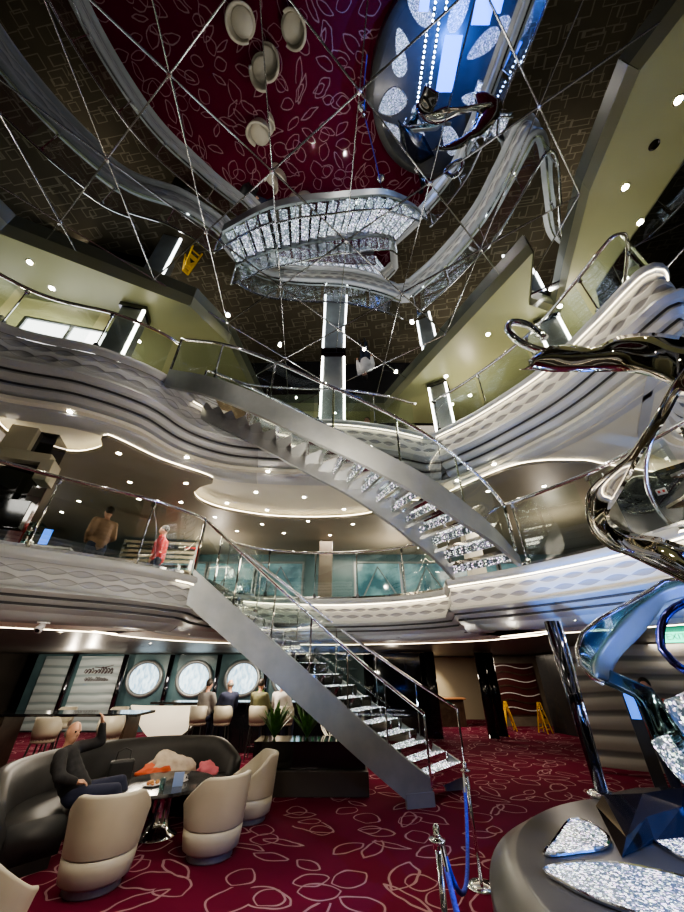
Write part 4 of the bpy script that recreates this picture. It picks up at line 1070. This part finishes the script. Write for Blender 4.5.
# led rows on the stage and blue panels added to give the mirror its blue
for q, x0 in enumerate((2.48,2.78)):
    r0 = empty('light_strip', (x0,2.0,ZS), 0, ('left' if q == 0 else 'right')+' row of bright blue white bulbs set on the round stage', 'light strip')
    ob('rail', B((0,0,.012),(.05,2.6,.02)), M['chrome'], r0)
    bm = bmesh.new()
    for i in range(26): bmesh.ops.create_icosphere(bm, subdivisions=1, radius=.026, matrix=Matrix.Translation((0,-1.25+i*.1,.035)))
    ob('bulbs', bm, M['led_dot'], r0)['kind'] = 'stuff'
for x, y, s_ in ((3.25,2.3,(.5,1.1)),(2.2,1.2,(.25,.6)),(3.9,1.2,(.5,.7))):
    tag(ob('added_blue_panel', B((x,y,ZS+.012),(s_[0],s_[1],.02)), M['glow_blue'], None, bev=.005), {3.25:'large added blue glow panel in the middle of the stage',2.2:'small added blue glow panel near the stage rim',3.9:'added blue glow panel at the right of the stage'}[x], 'added glow panel')
# black faceted pedestal and pole
pb = az(603,797,ZS); 
bkc = az(650,822,ZS)
bk = empty('faceted_pedestal', bkc, 0, 'glossy black faceted pedestal on the stage at the pole foot', 'pedestal')
bm = bmesh.new()
base = [az(*q, ZS)-bkc for q in ((596,806),(622,858),(655,843),(705,838),(705,812),(640,804))]
cb = sum(base, Vector())/6; top = [b.lerp(cb,.22)+Vector((0,0,h)) for b, h in zip(base, (.10,.06,.12,.16,.18,.14))]
a = [bm.verts.new(v+Vector((0,0,.003))) for v in base]; b = [bm.verts.new(v) for v in top]
for i in range(6): bm.faces.new((a[i], a[(i+1)%6], b[(i+1)%6], b[i]))
cc = bm.verts.new(cb+Vector((0,0,.19)))
for i in range(6): bm.faces.new((b[i], b[(i+1)%6], cc))
ob('facets', bm, M['black_gloss'], bk)
po = empty('chrome_pole', (pb.x,pb.y,ZS), 0, 'tall shiny dark chrome pole rising from stage to the fascia', 'pole')
ob('shaft', T([(0,0,0),(0,0,S2-ZS+.0)], [.055,.088], 28), M['dark_chrome'], po, True)
ob('flange', lathe([(0,0),(.14,0),(.14,.03),(.09,.05),(0,.05)], 24), M['chrome'], po, True)
ob('ridge', T([(.035,-.045,0.05),(.06,-.075,S2-ZS)], [.012,.02], 10), M['chrome'], po, True)

# ------------------------------------------------------------------ curling chrome staircase on the right
cs = empty('curling_chrome_staircase', (3.6,3.6,0), 0, 'curling mirror polished staircase ribbons at the right edge above the stage', 'staircase')
CI = Vector((-3.6,-3.6,0))
def RB(A, Bq, name, m, thick=.015, bulge=0, cross=6):
    return ribbon([ad(*p)+CI for p in A], [ad(*p)+CI for p in Bq], name, m, cs, thick, cross, bulge)
RB([(528,361,3.0),(545,348,2.95),(570,345,2.9),(595,347,2.8),(618,337,2.7),(650,333,2.55),(684,338,2.45),(730,352,2.3)],
   [(520,369,3.05),(550,372,3.0),(575,372,2.9),(600,372,2.85),(625,372,2.75),(655,378,2.6),(684,392,2.5),(730,420,2.3)], 'upper_ribbon', M['chrome_warm'], bulge=.08)
RB([(700,350,2.3),(676,380,2.4),(660,409,2.5),(645,435,2.55),(628,460,2.65),(604,476,2.75),(588,493,2.8),(587,515,2.8),(594,534,2.75),(611,549,2.7),(628,555,2.65),(667,573,2.5),(700,590,2.4)],
   [(720,350,2.4),(686,385,2.5),(668,416,2.6),(654,437,2.7),(640,457,2.8),(630,476,2.9),(617,498,3.0),(608,515,3.0),(617,527,2.95),(633,534,2.9),(660,538,2.75),(684,546,2.65),(710,552,2.5)], 'middle_ribbon', M['chrome_warm'], bulge=.05)
RB([(700,576,3.0),(664,581,3.1),(649,591,3.15),(625,605,3.2),(599,620,3.25),(582,634,3.3),(577,649,3.3),(580,665,3.3),(592,677,3.25)],
   [(700,584,3.1),(664,589,3.2),(649,598,3.25),(628,615,3.3),(609,637,3.35),(597,656,3.4),(593,662,3.4),(592,670,3.35),(596,679,3.3)], 'glass_balustrade', M['glass_teal'], .01)
o = ob('balustrade_rim', T([ad(*p)+CI for p in [(700,575,3.0),(664,581,3.1),(649,591,3.15),(625,605,3.2),(599,620,3.25),(582,634,3.3),(577,649,3.3),(580,665,3.3),(592,677,3.25),(604,684,3.2)]], .018, 8), M['chrome'], cs, True)
RB([(710,580,3.1),(684,583,3.1),(664,589,3.2),(649,598,3.25),(628,615,3.3),(609,637,3.35),(597,656,3.4),(594,677,3.35)],
   [(710,600,3.2),(684,597,3.2),(665,602,3.3),(657,612,3.35),(640,634,3.4),(621,653,3.45),(612,668,3.5),(609,682,3.4)], 'stringer', M['steel'], .03)
RB([(592,676,3.35),(606,684,3.3),(618,689,3.25),(634,697,3.2),(646,722,3.2),(654,742,3.2),(667,763,3.2),(684,785,3.2),(720,800,3.1)],
   [(604,668,3.5),(618,674,3.4),(636,682,3.3),(654,690,3.2),(668,712,3.1),(682,734,3.0),(700,752,3.0),(725,765,3.0),(740,770,3.0)], 'mirror_soffit', M['teal_chrome'], .015, .03, 10)
RB([(652,742,3.15),(662,757,3.15),(672,770,3.12),(684,783,3.1),(700,792,3.05)],
   [(668,735,3.12),(677,747,3.1),(688,758,3.1),(700,768,3.05),(715,775,3.0)], 'crystal_edge', M['crystal'], .02, .03)
RB([(664,700,3.1),(668,716,3.1),(676,732,3.1),(690,750,3.0),(705,765,3.0)],
   [(690,690,3.0),(693,705,3.0),(698,720,3.0),(710,738,3.0),(722,752,3.0)], 'crystal_edge', M['crystal_riser'], .02, .03)
ob('blue_arch', T(catmull([ad(*p)+CI for p in [(700,596,2.8),(684,603,2.85),(669,612,2.9),(661,627,2.95),(662,649,2.95),(673,662,2.9),(690,674,2.85)]], .05), .028, 10), mat('blue_purple_metal', (.08,.08,.3), .12, 1), cs, True)
# chrome loop where the upper handrail ends
ob('rail_loop', T(catmull([ad(*p)+CI for p in [(560,352,3.1),(540,350,3.15),(520,342,3.2),(508,330,3.25),(513,322,3.25),(530,326,3.2),(545,338,3.15)]], .04), .05, 10), M['chrome'], cs, True)
for i in range(15):
    a = -1.2+i*.42; z = .98+i*.24; c0 = Vector((4.05,3.15,z)); d = Vector((math.cos(a), math.sin(a), 0)); n_ = Vector((-d.y, d.x, 0))
    P = [c0+d*.12-n_*.04, c0+d*.62-n_*.15, c0+d*.62+n_*.15, c0+d*.12+n_*.04]
    t = ob('tread', prism([(p.x-3.6,p.y-3.6) for p in P], z-.03, z), M['chrome'], cs)
    ob('crystal_inlay', prism([(p.x-3.6,p.y-3.6) for p in [c0+d*.16-n_*.03, c0+d*.59-n_*.12, c0+d*.59+n_*.12, c0+d*.16+n_*.03]], z+.001, z+.01), M['crystal_stair'], t)
ob('core_pole', T([(.45,-.45,ZS),(.45,-.45,4.4)], .07, 14), M['chrome'], cs, True)
ob('outer_rail', T(catmull([(4.05+.66*math.cos(-1.2+i*.42)-3.6, 3.15+.66*math.sin(-1.2+i*.42)-3.6, 1.5+i*.24) for i in range(15)], .08), .025, 8), M['chrome'], cs, True)
# exit sign, digital display, person in red built solid in place of a reflection
ex = empty('exit_sign', ad(676,637,6.5), -.6, 'small green glowing exit sign inside the blue arch', 'sign')
ob('sign_box', B((0,0,0),(.42,.04,.16)), M['exit'], ex, bev=.005)
def text(name, s, size, loc, rot, m, parent, ext=.002):
    cu_ = bpy.data.curves.new(name, 'FONT'); cu_.body = s; cu_.size = size; cu_.extrude = ext; cu_.align_x = 'CENTER'; cu_.align_y = 'CENTER'
    t0 = bpy.data.objects.new(name, cu_); COL.objects.link(t0); bpy.context.view_layer.update()
    me = bpy.data.meshes.new_from_object(t0); bpy.data.objects.remove(t0); me.materials.clear()
    o = link(name, me, m, parent); o.location = loc; o.rotation_euler = rot; return o
text('lettering', 'EXIT', .13, (0,-.025,0), (R(90),0,0), M['white_plastic'], ex)
p = ad(632,706,7.0)
ds = empty('digital_display', (p.x,p.y,0), -.5, 'glowing blue digital display standing near the right wall', 'display')
ob('screen', B((0,-.03,p.z),(.13,.03,.34)), M['screen'], ds); ob('housing', B((0,.02,p.z/2+.1),(.17,.05,p.z+.2)), M['black_plastic'], ds)
person('person', (5.15, 7.0, .0), R(230), 'person in dark red jacket, solid stand-in for a reflection in the chrome staircase', stand, 'cloth_dred', 'cloth_navy', 'hair', hands=False)
# middle deck, right: dark machine with a small notice
nb = empty('notice_board', ad(662,492,4.9), -.9, 'dark board with a small cream card on the right middle deck', 'notice board')
ob('board', B((0,0,-.1),(1.2,.05,.9)), M['dark'], nb); ob('post', T([(0,.03,-.4),(0,.03,Z2-.06-nb.location.z)], .03, 8), M['steel'], nb); ob('card', B((0,-.03,0),(.13,.01,.1)), M['pink_seat'], nb); ob('mark', B((-.03,-.037,0),(.03,.004,.04)), M['cloth_red'], nb); ob('mark', B((.03,-.037,0),(.03,.004,.04)), M['cloth_red'], nb)

# furniture on the lobby floor near the viewer, visible only through the mirrored ceiling
for i, (x, y) in enumerate(mir):
    pass

# ------------------------------------------------------------------ lights
def area(loc, size, power, col=(1,.86,.68), rot=(0,0,0), sy=None):
    l = bpy.data.lights.new('area', 'AREA'); l.energy = power; l.color = col; l.size = size
    if sy: l.shape = 'RECTANGLE'; l.size_y = sy
    o = bpy.data.objects.new('ceiling_light_source', l); COL.objects.link(o); o.location = loc; o.rotation_euler = rot; return o
def spot(loc, tgt, power, col, ang=60, blend=.6, r=.05):
    l = bpy.data.lights.new('spot', 'SPOT'); l.energy = power; l.color = col; l.spot_size = R(ang); l.spot_blend = blend; l.shadow_soft_size = r
    o = bpy.data.objects.new('spot_light_source', l); COL.objects.link(o); o.location = loc
    o.rotation_euler = (Vector(tgt)-Vector(loc)).to_track_quat('-Z','Y').to_euler(); return o
W = bpy.data.worlds.new('world'); bpy.context.scene.world = W; W.use_nodes = True
W.node_tree.nodes['Background'].inputs[0].default_value = (.9,.92,1,1); W.node_tree.nodes['Background'].inputs[1].default_value = .3
def point(loc, power, col=(1,.86,.68)):  # added unseen fill points in mid-air, brightening decks and ceilings
    l = bpy.data.lights.new('point', 'POINT'); l.energy = power; l.color = col; l.shadow_soft_size = 0
    o = bpy.data.objects.new('fill_point_source', l); COL.objects.link(o); o.location = loc; return o
for x, y in ((-3.2,.6),(-.5,.4),(2.2,.4),(-2.4,3.0),(.2,3.0),(2.6,3.1),(-1.2,5.2),(1.0,5.6),(-3.6,-1.4),(2.5,-1.6)):  # added overhead spots below the mirror, general fill for the atrium
    spot((x,y,ZM-.06), (x,y,0), 90 if y > 2 else 22, (1,.90,.74), 125, .7, .03)
spot((5.6,1.0,3.6), (5.2,3.0,5.0), 90, (.25,.45,1), 80, r=0)
for x, y, pw in ((-7.5,4,40),(-4,8.5,40),(0,9.4,45),(4,8,40),(6.5,5,40)): area((x,y,S3-.12), 1.4, pw)
for x, y, pw in ((-7.5,5,60),(-4.7,7,35),(2.6,8.3,20),(4.5,7.0,40)): area((x,y,ZC-.05), 1.0, pw)
for x, y in ((-3,6.2),(-6,6.6),(-4.4,5.0)): spot((x,y,S2-.03), (x,y,0), 32, (1,.88,.7), 130, .8, .04)
for x, y, pw in ((-6,9,45),(-2.6,11.0,40),(-6,14,60),(1,10,26),(3.5,16.5,70),(6.5,15.5,24),(4.5,10.5,24),(7.5,9.0,14)): area((x,y,S2-.02), .8, pw)
for p, pw in (((0,3.4,4.2),95),((-1,3.8,2.2),50),((1.2,3.2,2.6),45),((-7,5.5,4.3),45),((-3.5,9.2,4.3),45),((1.5,9.3,4.3),45),((5,7.5,4.3),35),((6.5,4,4.3),30),((-6.5,5,7.4),45),((-.5,7.4,7.6),22),((3.5,6.6,7.5),35),((5.2,4.6,7.5),28),
              ((-4.5,8.2,1.7),26),((-8,12.5,1.8),60),((-9.5,13.8,1.8),50),((-3,14.3,1.9),40),((-2.7,10.6,2.1),25),((1.5,11.8,1.8),20),((-3.2,3.6,2.0),14)): point(p, pw)
spot((3.5,1.6,2.35), (3.3,1.9,.8), 900, (.06,.25,1), 130, r=0); spot((2.5,.6,2.3), (2.5,1.0,.8), 350, (.1,.3,1), 110, r=0)
spot((1.25,3.7,1.3), (3.15,4.6,2.8), 300, (.08,.32,1), 40, r=0)
spot((2.4,2.2,1.0), (2.6,5.4,5.7), 60, (.35,.55,1), 60, r=0)
spot((4.0,17.6,2.38), (3.9,19.3,.8), 160, (1,.85,.6), 70)
sc = bpy.context.scene
sc.view_settings.view_transform = 'AgX'; sc.view_settings.look = 'AgX - Medium High Contrast'; sc.view_settings.exposure = .75
for a in ('max_bounces',): sc.cycles.max_bounces = 10
sc.cycles.transparent_max_bounces = 16
sc.cycles.glossy_bounces = 6
